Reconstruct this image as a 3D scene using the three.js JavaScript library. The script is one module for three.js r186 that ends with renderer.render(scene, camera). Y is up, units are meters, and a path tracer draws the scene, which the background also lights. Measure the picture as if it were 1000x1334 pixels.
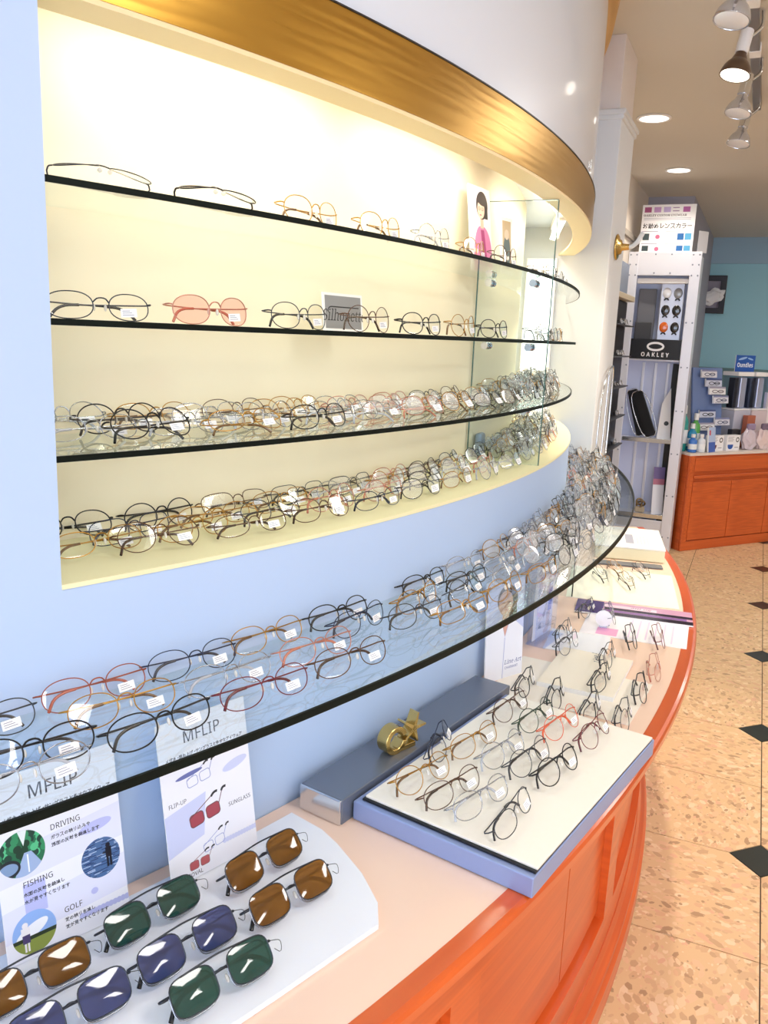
import * as THREE from 'three';
import { RoundedBoxGeometry } from 'three/addons/geometries/RoundedBoxGeometry.js';
import { mergeGeometries } from 'three/addons/utils/BufferGeometryUtils.js';
import { RectAreaLightUniformsLib } from 'three/addons/lights/RectAreaLightUniformsLib.js';

// ------------------------------------------------------------------ camera, sky, lamps, exposure
RectAreaLightUniformsLib.init();
const scene = new THREE.Scene();
const camera = new THREE.PerspectiveCamera(63.16, 1000 / 1334, 0.05, 60);
camera.position.set(0, 1.45, 0);
camera.rotation.order = 'YXZ';
camera.rotation.set(-0.2081, 0, 0.0409);
scene.add(camera);
const renderer = new THREE.WebGLRenderer({ antialias: true });
renderer.toneMapping = THREE.LinearToneMapping;
renderer.toneMappingExposure = 1.42;
renderer.shadowMap.enabled = true;
renderer.shadowMap.type = THREE.PCFSoftShadowMap;
scene.background = new THREE.Color().setRGB(2.7, 3.1, 3.8);   // bright overcast daylight outside the shop front
const LAMP = { panel: 9.5, tube: 22, spot: 5, down: 2, strip: 1.6 };  // panel and strip drive the added lights

// the room is turned against the camera: t runs along the back wall, u into the depth
const TH = -0.41372, CT = Math.cos(TH), ST = -Math.sin(TH);   // t = (CT, ST) , u = (ST, -CT) in (x, z)
const tu = (t, u, h = 0) => new THREE.Vector3(CT * t + ST * u, h, ST * t - CT * u);
const CEIL = 2.55;
// the curved display wall is part of a circle about this axis
const CX = -2.9205, CZ = -3.4871;
const D2R = Math.PI / 180;
const pol = (deg, R, h = 0) => new THREE.Vector3(CX + R * Math.sin(deg * D2R), h, CZ + R * Math.cos(deg * D2R));

// ------------------------------------------------------------------ helpers
let seed = 20240611;
const rnd = () => { seed = (seed * 1664525 + 1013904223) >>> 0; return seed / 4294967296; };
const rr = (a, b) => a + (b - a) * rnd();
const pick = (l) => l[Math.floor(rnd() * l.length)];
const taken = {};
function numbered(name) {
  const n = taken[name] = (taken[name] ?? -1) + 1;
  return n ? `${name}_${String(n).padStart(3, '0')}` : name;
}
function flag(o, label, category, group, kind) {
  if (label) o.userData.label = label;
  if (category) o.userData.category = category;
  if (group) o.userData.group = group;
  if (kind) o.userData.kind = kind;
  return o;
}
function mesh(name, geo, mat, parent, pos, rot) {
  const m = new THREE.Mesh(Array.isArray(geo) ? merge(geo) : geo, mat);
  m.castShadow = m.receiveShadow = true;
  if (pos) m.position.set(...pos);
  if (rot) m.rotation.set(...rot);
  m.name = parent ? name : numbered(name);
  (parent ?? scene).add(m);
  return m;
}
function thing(name, label, category, pos, turn = 0, group) {
  const g = new THREE.Group();
  g.name = numbered(name);
  g.position.copy(pos);
  g.rotation.y = turn;
  scene.add(g);
  return flag(g, label, category, group);
}
const struct = (name, geo, mat, label, pos, rot) => flag(mesh(name, geo, mat, null, pos, rot), label, name.split('_')[0], null, 'structure');
function merge(list) {
  return mergeGeometries(list.map((g) => {
    const h = g.index ? g.toNonIndexed() : g;
    for (const k of Object.keys(h.attributes)) if (!['position', 'normal', 'uv'].includes(k)) h.deleteAttribute(k);
    h.morphAttributes = {};
    return h;
  }));
}
const box = (w, h, d, x = 0, y = 0, z = 0) => new THREE.BoxGeometry(w, h, d).translate(x, y, z);
const rbox = (w, h, d, r = 0.004, x = 0, y = 0, z = 0, s = 2) => new RoundedBoxGeometry(w, h, d, s, Math.min(r, w / 2.01, h / 2.01, d / 2.01)).translate(x, y, z);
const cyl = (r0, r1, h, n = 20, x = 0, y = 0, z = 0) => new THREE.CylinderGeometry(r0, r1, h, n).translate(x, y, z);
const V = (x, y, z) => new THREE.Vector3(x, y, z);
const tube = (pts, r, seg = 16, rad = 6, closed = false) => new THREE.TubeGeometry(new THREE.CatmullRomCurve3(pts.map((p) => (p.isVector3 ? p : V(...p))), closed, 'centripetal'), seg, r, rad, closed);
const lathe = (pts, n = 24) => new THREE.LatheGeometry(pts.map((p) => new THREE.Vector2(...p)), n);
/** a closed profile of (radius, height) corners swept about the display wall's axis; uv in metres */
function sweep(profile, a0, a1, step = 0.75) {
  const n = Math.max(1, Math.ceil((a1 - a0) / step)), pos = [], nor = [], uv = [], idx = [], m = profile.length;
  let area = 0;
  for (let i = 0; i < m; i++) { const [r0, y0] = profile[i], [r1, y1] = profile[(i + 1) % m]; area += r0 * y1 - r1 * y0; }
  const pr = area > 0 ? profile : [...profile].reverse();
  let run = 0;
  for (let i = 0; i < m; i++) {
    const [r0, y0] = pr[i], [r1, y1] = pr[(i + 1) % m], l = Math.hypot(r1 - r0, y1 - y0) || 1, nr = (y1 - y0) / l, ny = -(r1 - r0) / l, b = pos.length / 3;
    for (let k = 0; k <= n; k++) {
      const a = (a0 + (a1 - a0) * k / n) * D2R, s = Math.sin(a), c = Math.cos(a);
      for (const [r, y, v] of [[r0, y0, run], [r1, y1, run + l]]) {
        pos.push(CX + r * s, y, CZ + r * c); nor.push(nr * s, ny, nr * c); uv.push(a * 3.7, v);
      }
      if (k < n) { const q = b + 2 * k; idx.push(q, q + 2, q + 1, q + 1, q + 2, q + 3); }
    }
    run += l;
  }
  const tri = THREE.ShapeUtils.triangulateShape(pr.map((p) => new THREE.Vector2(...p)), []);
  for (const [ang, sgn] of [[a0, -1], [a1, 1]]) {
    const a = ang * D2R, s = Math.sin(a), c = Math.cos(a), b = pos.length / 3;
    for (const [r, y] of pr) { pos.push(CX + r * s, y, CZ + r * c); nor.push(sgn * c, 0, -sgn * s); uv.push(r, y); }
    for (const [i, j, k] of tri) sgn < 0 ? idx.push(b + i, b + j, b + k) : idx.push(b + i, b + k, b + j);
  }
  const g = new THREE.BufferGeometry();
  g.setAttribute('position', new THREE.Float32BufferAttribute(pos, 3));
  g.setAttribute('normal', new THREE.Float32BufferAttribute(nor, 3));
  g.setAttribute('uv', new THREE.Float32BufferAttribute(uv, 2));
  g.setIndex(idx);
  return g;
}
const arcBox = (R0, R1, a0, a1, y0, y1, step) => sweep([[R0, y0], [R1, y0], [R1, y1], [R0, y1]], a0, a1, step);

// ------------------------------------------------------------------ textures
function noise2(w, h, fx, fy, s0) {                     // tileable value noise
  const g = new Float32Array(fx * fy); let s = s0 >>> 0;
  for (let i = 0; i < g.length; i++) { s = (s * 1664525 + 1013904223) >>> 0; g[i] = s / 4294967296; }
  const out = new Float32Array(w * h), sm = (t) => t * t * (3 - 2 * t);
  for (let y = 0; y < h; y++) for (let x = 0; x < w; x++) {
    const X = x / w * fx, Y = y / h * fy, x0 = Math.floor(X), y0 = Math.floor(Y), a = sm(X - x0), b = sm(Y - y0), x1 = (x0 + 1) % fx, y1 = (y0 + 1) % fy;
    out[y * w + x] = (g[y0 * fx + x0] * (1 - a) + g[y0 * fx + x1] * a) * (1 - b) + (g[y1 * fx + x0] * (1 - a) + g[y1 * fx + x1] * a) * b;
  }
  return out;
}
function dataTex(w, h, f, srgb = true) {
  const d = new Uint8Array(w * h * 4);
  for (let i = 0; i < w * h; i++) { const c = f(i, i % w, Math.floor(i / w)); for (let k = 0; k < 3; k++) d[i * 4 + k] = Math.max(0, Math.min(255, c[k])); d[i * 4 + 3] = 255; }
  const t = new THREE.DataTexture(d, w, h);
  t.magFilter = THREE.LinearFilter; t.minFilter = THREE.LinearMipmapLinearFilter; t.generateMipmaps = true;
  t.wrapS = t.wrapT = THREE.RepeatWrapping;
  if (srgb) t.colorSpace = THREE.SRGBColorSpace;
  t.needsUpdate = true;
  return t;
}
function canvasTex(w, h, draw) {
  const c = document.createElement('canvas'); c.width = w; c.height = h;
  draw(c.getContext('2d'), w, h);
  const t = new THREE.CanvasTexture(c); t.colorSpace = THREE.SRGBColorSpace; t.anisotropy = 8;
  return t;
}
const mat = (color, roughness = 0.6, extra = {}) => new THREE.MeshStandardMaterial({ color, roughness, ...extra });
const phys = (color, roughness, extra = {}) => new THREE.MeshPhysicalMaterial({ color, roughness, ...extra });
const print = (tex, rough = 0.55) => new THREE.MeshStandardMaterial({ map: tex, roughness: rough });

// flecked vinyl floor tile
const tileTex = (() => {
  const c = document.createElement('canvas'); c.width = c.height = 1024; const g = c.getContext('2d');
  g.fillStyle = 'rgb(226,194,148)'; g.fillRect(0, 0, 1024, 1024);
  const tones = ['rgb(234,204,164)', 'rgb(216,180,138)', 'rgb(231,194,154)', 'rgb(204,168,128)', 'rgb(240,214,178)', 'rgb(222,182,142)', 'rgb(226,182,148)', 'rgb(182,148,112)'];
  for (let i = 0; i < 2600; i++) {
    const x = rnd() * 1024, y = rnd() * 1024, s = 3 + 13 * rnd() ** 2.2, e = rr(1, 2.4), a = rr(-0.7, 0.7);
    g.fillStyle = tones[Math.floor(rnd() ** 1.35 * tones.length)];
    for (const [ox, oy] of [[0, 0], [1024, 0], [-1024, 0], [0, 1024], [0, -1024]]) {
      g.save(); g.translate(x + ox, y + oy); g.rotate(a); g.beginPath();
      for (let k = 0; k < 6; k++) { const q = k * Math.PI / 3, r = s * (0.65 + 0.5 * Math.abs(Math.sin(i * 7.13 + k * 2.7))); k ? g.lineTo(Math.cos(q) * r * e, Math.sin(q) * r) : g.moveTo(r * e, 0); }
      g.fill(); g.restore();
    }
  }
  const t = new THREE.CanvasTexture(c); t.colorSpace = THREE.SRGBColorSpace; t.wrapS = t.wrapT = THREE.RepeatWrapping; t.anisotropy = 8;
  return t;
})();
const grain = (base, dark, w = 512, h = 512, s0 = 5) => {
  const a = noise2(w, h, 6, 64, s0), b = noise2(w, h, 3, 180, s0 + 9), c = noise2(w, h, 4, 6, s0 + 3);
  return dataTex(w, h, (i) => { const k = Math.min(1, Math.max(0, 0.5 * a[i] + 0.35 * b[i] + 0.4 * c[i] - 0.2)); return base.map((v, j) => v + (dark[j] - v) * k); });
};
const woodTex = grain([224, 100, 32], [190, 74, 20]);
const wood = phys(0xffffff, 0.42, { map: woodTex, clearcoat: 0.5, clearcoatRoughness: 0.22 });
const woodRim = phys(0xffffff, 0.3, { map: woodTex, clearcoat: 0.5, clearcoatRoughness: 0.12 });
const brushed = (() => { const n = noise2(512, 256, 8, 200, 77); return dataTex(512, 256, (i) => [n[i] * 255, n[i] * 255, n[i] * 255], false); })();
const gold = mat(new THREE.Color().setRGB(0.47, 0.265, 0.05), 0.3, { metalness: 1, bumpMap: brushed, bumpScale: 0.0004 });
const brass = mat(new THREE.Color().setRGB(0.66, 0.46, 0.16), 0.24, { metalness: 1 });
const chrome = mat(0xdfe2e6, 0.16, { metalness: 1 });
const alu = mat(0xeceffa, 0.36, { metalness: 0.35 });
const steel = mat(0x9aa2b4, 0.3, { metalness: 0.9 });
const wallPaint = mat(0xb9d0f3, 0.55);
const wallLam = phys(0xdce4f2, 0.3, { clearcoat: 0.5, clearcoatRoughness: 0.08 });
const cream = mat(0xf8eed2, 0.6);
const ledgeMat = mat(0xf6edc2, 0.55);
const creamLip = mat(0xf3dfae, 0.5);
const ceilMat = mat(0xdad6ce, 0.9);
const pillarMat = mat(0xd9dce0, 0.6);
const sideWall = mat(0xd8cfc4, 0.7);
const tealWall = mat(0xa6dbea, 0.7);
const tealBand = mat(0xa3c4da, 0.7);
const white = mat(0xf4f4f6, 0.5);
const paper = mat(0xf6f4f2, 0.7);
const black = mat(0x15161a, 0.4);
const darkGray = mat(0x3c4048, 0.5);
const glass = phys(0xffffff, 0.0, { transmission: 1, thickness: 0, ior: 1.5 });
const shelfGlass = phys(0xf6fbfb, 0.0, { transmission: 1, thickness: 0, ior: 1.5 });
const glassEdge = phys(0x04100d, 0.5, { specularIntensity: 0.35 });
const acrylic = phys(0xf2f6ff, 0.02, { transmission: 1, thickness: 0, ior: 1.45 });
const glow = (r, g, b, e) => new THREE.MeshStandardMaterial({ color: 0xffffff, emissive: new THREE.Color().setRGB(r, g, b), emissiveIntensity: e, roughness: 0.5 });

// ------------------------------------------------------------------ Japanese strokes on a 10 x 10 grid (no such font here)
const KANA = {
  'メ': '8,1 6,5 1,9|3,3 8,8', 'カ': '1,3 9,3 8,9 6,8|5,0 4,5 1,9', 'ガ': '1,3 8,3 7,9 5,8|4,0 4,5 1,9|7,0 8,2|9,0 10,2', 'ネ': '5,0 5,2|1,3 8,3 1,8|5,5 5,10|6,5 9,7',
  'サ': '0,3 10,3|3,0 3,6|7,0 7,5 4,10', 'ン': '1,1 4,3|1,9 6,8 9,2', 'グ': '3,0 1,4|3,2 7,2 6,6 2,10|8,0 9,1|9,-1 10,0', 'ラ': '2,1 8,1|1,4 9,4 7,8 3,10', 'ス': '1,1 8,1 6,6 1,10|6,6 9,10',
  'ア': '1,1 9,1 7,4|5,3 4,7 1,10', 'イ': '8,0 5,4 1,6|5,4 5,10', 'ウ': '5,0 5,2|1,5 1,2 9,2 8,6 4,10', 'ェ': '3,5 8,5|5,5 5,9|2,9 9,9', 'レ': '3,0 3,9 6,8 9,4', 'ー': '1,5 9,5', '・': '4,5 5,4 6,5 5,6 4,5',
  'ね': '3,0 3,10|1,3 4,3 1,8|3,6 6,3 8,4 8,9 6,9 6,8 9,9', 'げ': '2,1 1,5 2,10|4,3 9,3|7,0 7,6 5,10|8,0 9,1|10,0 10,1', 'と': '3,0 4,4|9,2 3,6 3,9 9,9', 'な': '1,2 6,2|4,0 1,6|8,2 9,4|6,4 6,8 4,9 3,8 8,9', 'お': '1,3 6,3|3,0 3,9 1,8 5,5 8,6 8,8 6,9|7,1 9,3', 'め': '2,2 5,8|6,1 4,7 2,9 1,7 4,4 7,4 9,6 7,9',
  'の': '5,2 4,8 2,8 1,5 5,2 8,3 9,6 6,9', 'り': '3,1 2,4 3,6|7,0 7,6 4,10', 'や': '1,4 7,2 9,4 6,6|5,1 6,2|3,2 6,10', 'を': '2,2 8,2|5,0 2,5 6,4 7,7|9,4 3,7 4,10 9,9', 'し': '3,0 3,8 6,9 9,6', 'ま': '2,2 9,2|2,5 9,5|5,0 5,8 3,9 2,8 9,9', 'す': '0,2 10,2|6,0 6,6 4,6 4,4 6,4 6,7 4,10', 'く': '7,0 2,5 7,10', 'が': '1,3 6,3 5,9 4,8|4,0 1,9|7,3 9,6|8,0 9,1|10,0 10,1', 'み': '2,1 6,1 2,8 1,7 4,5 9,7|8,3 7,10',
  '跳': '1,1 4,1 4,4 1,4 1,1|2,4 2,9|2,6 4,6|0,9 5,9|6,0 6,6 5,10|8,0 8,9 10,9|5,3 6,4|9,3 8,4', '上': '5,0 5,9|5,4 9,4|0,9 10,9', '多': '4,0 1,3|3,1 7,1 1,5|5,4 1,7|5,5 9,5 2,10', '才': '0,3 10,3|6,0 6,9 4,8|6,3 1,8', '勧': '1,1 5,1|1,3 5,3 1,9|3,5 3,9|1,5 5,5|1,7 5,7|1,9 6,9|6,3 10,3 9,9 8,9|8,0 7,6 5,10', '映': '1,1 3,1 3,8 1,8 1,1|1,4 3,4|5,2 9,2 9,5|5,2 5,5|4,5 10,5|7,0 7,5 4,10|7,5 10,10', '込': '1,1 2,2|0,5 2,5 1,8 0,9|2,8 10,9|6,0 4,6|6,2 9,6', '路': '1,1 4,1 4,4 1,4 1,1|2,4 2,9|0,9 4,9|7,0 5,4|6,1 9,1 5,6|7,3 10,6|6,6 9,6 9,9 6,9 6,6', '面': '0,1 10,1|5,1 4,3|1,3 9,3 9,9 1,9 1,3|4,3 4,9|6,3 6,9|4,5 6,5', '反': '1,1 9,1|2,1 2,5 0,10|2,4 8,4 2,10|4,5 9,10', '射': '2,0 1,2 1,7 5,1 5,9|1,2 5,2|1,4 5,4|0,7 5,7|6,3 10,3|8,0 8,9 7,9', '水': '5,0 5,9 4,8|1,3 4,3 0,8|9,2 6,4|5,3 10,9', '見': '2,0 8,0 8,6 2,6 2,0|2,2 8,2|2,4 8,4|4,6 1,10|6,6 6,9 9,9', '芝': '0,2 10,2|3,0 3,3|7,0 7,3|5,3 6,4|2,5 8,5 2,9|2,8 10,10', '軽': '1,2 5,2|3,0 3,10|1,4 5,4 5,7 1,7 1,4|0,8 5,8|6,1 9,1 6,5|7,2 10,5|6,6 10,6|8,5 8,9|6,9 10,9', '減': '1,1 2,2|0,4 2,5|0,9 2,7|3,2 9,2|4,2 4,6 3,9|5,4 7,4|5,5 7,5 7,8 5,8 5,5|7,0 8,6 10,9|9,4 7,9',
};
function kana(g, text, x, y, size, lw = 0.11) {          // y is the base line
  g.save(); g.lineWidth = size * lw; g.lineCap = 'round'; g.lineJoin = 'round'; g.strokeStyle = g.fillStyle;
  for (const ch of text) {
    const d = KANA[ch];
    if (d) for (const s of d.split('|')) {
      g.beginPath();
      s.split(' ').forEach((p, i) => { const [a, b] = p.split(',').map(Number); const X = x + a / 10 * size * 0.9, Y = y - size * 0.88 + b / 10 * size * 0.88; i ? g.lineTo(X, Y) : g.moveTo(X, Y); });
      g.stroke();
    }
    x += size * (ch === '・' ? 0.7 : 1);
  }
  g.restore();
}

// ------------------------------------------------------------------ room shell
// floor: a bed and the vinyl tiles laid on it; every second corner is cut for a small black diamond
const P = 0.4545, T0 = 0.168, U0 = 2.45;      // tile pitch and the place of one diamond (t, u)
{
  const floor = struct('floor', box(8.6, 0.1, 14.2), mat(0x5b4c40, 0.9), 'cream flecked vinyl tile floor with small black diamond insets', tu(1.2, 3.2, -0.055).toArray(), [0, TH, 0]);
  const hd = 0.085, gap = 0.0017, h = 0.003;
  const tileMats = [[0, 0], [0.37, 0.21], [0.71, 0.55], [0.13, 0.83]].map(([a, b], i) => { const t = tileTex.clone(); t.offset.set(a, b); t.repeat.set(1.35, 1.35); t.rotation = i * Math.PI / 2; t.needsUpdate = true; return phys(0xffffff, 0.42, { map: t, clearcoat: 0.15, clearcoatRoughness: 0.3 }); });
  const geos = [];
  for (let i = 0; i < 2; i++) for (let j = 0; j < 2; j++) {     // which corner of the tile carries the diamond
    const s = new THREE.Shape(), a = P / 2 - gap, c = hd;
    const corner = [[-1, -1], [1, -1], [1, 1], [-1, 1]].map(([p, q]) => [p, q, (p > 0) === (i > 0) && (q > 0) === (j > 0)]);
    const pts = [];
    for (const [p, q, cut] of corner) {
      if (!cut) pts.push([p * a, q * a]);
      else if (p * q > 0) pts.push([p * a, q * (a - c)], [p * (a - c), q * a]);
      else pts.push([p * (a - c), q * a], [p * a, q * (a - c)]);
    }
    pts.forEach(([x, y], k) => (k ? s.lineTo(x, y) : s.moveTo(x, y)));
    geos.push(new THREE.ExtrudeGeometry(s, { depth: h, bevelEnabled: false }).rotateX(-Math.PI / 2));
  }
  const dia = (() => { const s = new THREE.Shape(), c = hd - 0.002; s.moveTo(c, 0); s.lineTo(0, c); s.lineTo(-c, 0); s.lineTo(0, -c); return new THREE.ExtrudeGeometry(s, { depth: h, bevelEnabled: false }).rotateX(-Math.PI / 2); })();
  const diaMat = phys(0x232a28, 0.35, { clearcoat: 0.2 });
  // floor's own frame: local x = t - 1.2, local z = -(u - 3.2)
  for (let ti = -3; ti <= 8; ti++) for (let ui = -9; ui <= 14; ui++) {
    const t = T0 + (ti + 0.5) * P, u = U0 + (ui + 0.5) * P;
    if (t > 4.4 || u < -2.9 || u > 9.3) continue;
    const i = (((ti % 2) + 2) % 2) === 0 ? 0 : 1, j = (((ui % 2) + 2) % 2) === 0 ? 1 : 0;   // extrude y -> -z -> +u
    const g = geos[i * 2 + (1 - j)];
    mesh('tile', g, tileMats[((ti * 7 + ui * 3) % 4 + 4) % 4], floor, [t - 1.2, 0.0505, -(u - 3.2)]);
    if (i === 0 && j === 1) mesh('diamond_inset', dia, diaMat, floor, [t - P / 2 - 1.2, 0.0505, -(u - P / 2 - 3.2)]);
  }
}
struct('ceiling', box(8.6, 0.12, 14.2), ceilMat, 'flat beige painted ceiling', tu(1.2, 3.2, CEIL + 0.06).toArray(), [0, TH, 0]);
struct('wall_back', box(6.4, CEIL, 0.12), tealWall, 'teal painted wall at the end of the shop', tu(2.0, 9.42, CEIL / 2).toArray(), [0, TH, 0]);
struct('trim_1', box(6.4, 0.25, 0.03), tealBand, 'pale blue band under the ceiling of the teal wall', tu(2.0, 9.343, CEIL - 0.125).toArray(), [0, TH, 0]);
struct('trim_2', box(6.4, 1.26, 0.03), mat(0x6f8f94, 0.7), 'grey green lower panelling of the teal wall', tu(2.0, 9.343, 0.64).toArray(), [0, TH, 0]);
struct('wall_right', box(0.12, CEIL, 13.0), sideWall, 'pale wall along the far side of the shop', tu(4.56, 3.1, CEIL / 2).toArray(), [0, TH, 0]);
struct('wall_left', box(0.12, CEIL, 3.7), sideWall, 'pale wall between the pillar and the grey column', tu(-0.995, 5.2, CEIL / 2).toArray(), [0, TH, 0]);
struct('wall_column', box(0.36, CEIL, 2.6), mat(0xa9a9b8, 0.7), 'grey column of wall behind the silver tower', tu(-0.785, 8.14, CEIL / 2).toArray(), [0, TH, 0]);
struct('trim_3', box(0.018, 0.035, 2.9), mat(0x9c948a, 0.6), 'thin picture rail on the pale wall', tu(-0.926, 5.3, 2.18).toArray(), [0, TH, 0]);
// shop front behind the camera: low wall, head, posts and glass
struct('wall_front_low', box(7.0, 0.35, 0.12), white, 'low wall under the shop window', tu(1.1, -3.2, 0.175).toArray(), [0, TH, 0]);
struct('wall_front_head', box(7.0, 0.2, 0.12), white, 'wall over the shop window', tu(1.1, -3.2, CEIL - 0.1).toArray(), [0, TH, 0]);
for (let k = 0; k < 5; k++) struct('wall_front_post', box(0.07, 2.0, 0.1), white, 'white post of the shop window', tu(-2.35 + 1.725 * k, -3.2, 1.35).toArray(), [0, TH, 0]);
for (let k = 0; k < 4; k++) struct(`window_${k + 1}`, box(1.655, 2.0, 0.006), glass, 'clear pane of the shop window', tu(-1.4875 + 1.725 * k, -3.2, 1.35).toArray(), [0, TH, 0]);
struct('wall_left_front', box(0.12, CEIL, 2.2), sideWall, 'pale wall beside the shop window', tu(-2.41, -2.16, CEIL / 2).toArray(), [0, TH, 0]);

// curved display wall with the long niche
const RW = 3.60, RB = 3.40, A0 = 44.97, A1 = 90.2;
struct('wall_curved_low', arcBox(RB, RW, 4, A1, 0.0, 1.142), wallPaint, 'pale blue curved wall under the lit niche');
struct('wall_curved_side', arcBox(RB, RW, 4, A0, 1.142, CEIL), wallPaint, 'pale blue curved wall beside the lit niche');
struct('wall_curved_top', arcBox(RB, RW + 0.004, A0, A1, 1.886, CEIL), wallLam, 'glossy pale grey curved wall over the gold band');
struct('wall_niche', arcBox(RB - 0.1, RB, A0 - 1, A1, 1.0, 2.0), cream, 'cream back of the lit niche');
struct('trim_4', arcBox(RB, RW + 0.002, A0, A1, 1.142, 1.148), ledgeMat, 'cream ledge board along the bottom of the niche');
struct('trim_5', sweep([[RW + 0.004, 2.40], [RW + 0.03, 2.42], [RW + 0.05, CEIL], [RW + 0.004, CEIL]], A0, A1), phys(0xffffff, 0.5, { map: grain([214, 172, 104], [176, 128, 66], 512, 512, 31) }), 'light wood crown strip where the curved wall meets the ceiling');
// pillar at the end of the display
{
  const p = flag(thing('pillar', 'square cream pillar closing the end of the curved display', 'pillar', tu(-0.578 - 0.3, 3.329 + 0.16, 0), TH), null, null, null, 'structure');
  mesh('shaft', rbox(0.6, 2.27, 0.32, 0.004, 0, 1.135, 0), pillarMat, p);
  mesh('capital_band', merge([rbox(0.63, 0.02, 0.35, 0.006, 0, 2.285, 0), rbox(0.615, 0.018, 0.335, 0.004, 0, 2.268, 0)]), pillarMat, p);
  mesh('upper_shaft', rbox(0.575, CEIL - 2.294, 0.295, 0.003, 0, (CEIL + 2.294) / 2, 0), mat(0xe4dcd8, 0.6), p);
}
// ------------------------------------------------------------------ gold band, lip, tubes
{
  const b = thing('curved_fascia', 'wide brushed gold curved band over the lit niche', 'fascia', pol(66, 3.6, 1.788));
  const inv = (g) => g.translate(-b.position.x, -b.position.y, -b.position.z);
  mesh('gold_band', inv(arcBox(3.605, 3.613, A0, 88.2, 1.787, 1.886)), gold, b);
  mesh('cream_lip', inv(arcBox(3.555, 3.612, A0, 88.2, 1.781, 1.787)), creamLip, b);
  mesh('black_line', inv(arcBox(3.605, 3.6145, A0, 88.2, 1.8855, 1.888)), black, b);
  const spans = [[46.2, 55.4], [56.2, 65.4], [68.2, 77.4], [78.2, 86.4]];
  spans.forEach(([a, c], i) => {
    const m = (a + c) / 2, half = (c - a) / 2 * D2R * 3.525;
    const L = thing('fluorescent_tube', ['fluorescent tube over the wall end of the niche', 'fluorescent tube over the niche beside the glass divider, showing below the cream lip', 'fluorescent tube just past the glass divider', 'glowing fluorescent tube over the pillar end of the niche'][i], 'lamp', pol(m, 3.515, 1.845), m * D2R, 'fluorescent tubes in the niche');
    mesh('glass_tube', cyl(0.0125, 0.0125, 2 * half - 0.05, 16).rotateZ(Math.PI / 2), glow(1, 0.95, 0.84, 3), L);
    for (const s of [-1, 1]) mesh('tube_end', rbox(0.022, 0.034, 0.03, 0.004, s * (half - 0.013), 0.002, 0), white, L);
    mesh('batten', rbox(2 * half, 0.024, 0.036, 0.003, 0, 0.0285, 0), white, L);
    const r = new THREE.RectAreaLight(new THREE.Color().setRGB(1, 0.9, 0.73), LAMP.tube, 2 * half - 0.06, 0.024);
    r.position.set(0, -0.016, -0.006); L.add(r);
    r.lookAt(pol(m, 3.43, 1.5));
  });
}
// ------------------------------------------------------------------ niche end: glowing panel added to stand for the bright strip by the pillar
{
  const s = thing('added_niche_glow', 'tall white glowing panel added at the pillar end of the niche', 'lamp', tu(-0.83, 3.318, 1.15), TH);
  mesh('housing', rbox(0.12, 0.62, 0.012, 0.003, 0, 0.31, 0), white, s);
  mesh('glow_face', box(0.104, 0.6, 0.004, 0, 0.31, 0.008), glow(1, 0.98, 0.92, 1.3), s);
  const r = new THREE.RectAreaLight(new THREE.Color().setRGB(1, 0.88, 0.66), LAMP.strip, 0.1, 0.6);
  r.position.set(0, 0.31, 0.012); s.add(r); r.lookAt(tu(-0.83, 0, 1.46));
}
// ------------------------------------------------------------------ glass shelves and divider
const DIV = 66.72, SH = [1.6055, 1.4545, 1.299];
const shelfName = ['top', 'second', 'third'];
SH.forEach((h, i) => {
  [[A0 + 0.06, DIV - 0.06], [DIV + 0.06, 87.2]].forEach(([a, c], k) => {
    const g = thing('glass_shelf', `${shelfName[i]} curved glass shelf of the niche ${k ? 'between the glass divider and the pillar' : 'between the wall edge and the glass divider'}`, 'shelf', pol((a + c) / 2, 3.5, h - 0.007));
    const inv = (q) => q.translate(-g.position.x, -g.position.y, -g.position.z);
    mesh('pane', inv(arcBox(3.402, 3.590, a, c, h - 0.007, h)), shelfGlass, g);
    flag(mesh('edge', inv(arcBox(3.590, 3.593, a, c, h - 0.0072, h + 0.0002)), glassEdge, g), 'dark green polished edge');
  });
  for (const R of [3.44, 3.55]) for (const s of [-1, 1]) {
    const q = thing('shelf_clamp', `chrome clamp under the ${shelfName[i]} shelf, ${R < 3.5 ? 'inner' : 'outer'} one on the ${s < 0 ? 'lettered plate' : 'pillar'} side of the divider`, 'clamp', pol(DIV + s * 0.21, R, h - 0.018), DIV * D2R);
    mesh('knob', cyl(0.009, 0.009, 0.016, 18).rotateZ(Math.PI / 2), chrome, q);
    mesh('jaw', rbox(0.012, 0.010, 0.016, 0.003, 0, 0.0045, 0), chrome, q);
  }
});
{
  const g = thing('glass_divider', 'upright glass divider standing across the niche', 'divider', pol(DIV, 3.5, 1.148), DIV * D2R);
  mesh('pane', box(0.005, 0.63, 0.185, 0, 0.315, 0), shelfGlass, g);
  flag(mesh('edge', merge([box(0.0052, 0.63, 0.002, 0, 0.315, 0.0935), box(0.0052, 0.0015, 0.187, 0, 0.6308, 0), box(0.0052, 0.63, 0.002, 0, 0.315, -0.0935)]), phys(0x50706a, 0.1, {}), g), 'green tinted cut edge');
}
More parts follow.
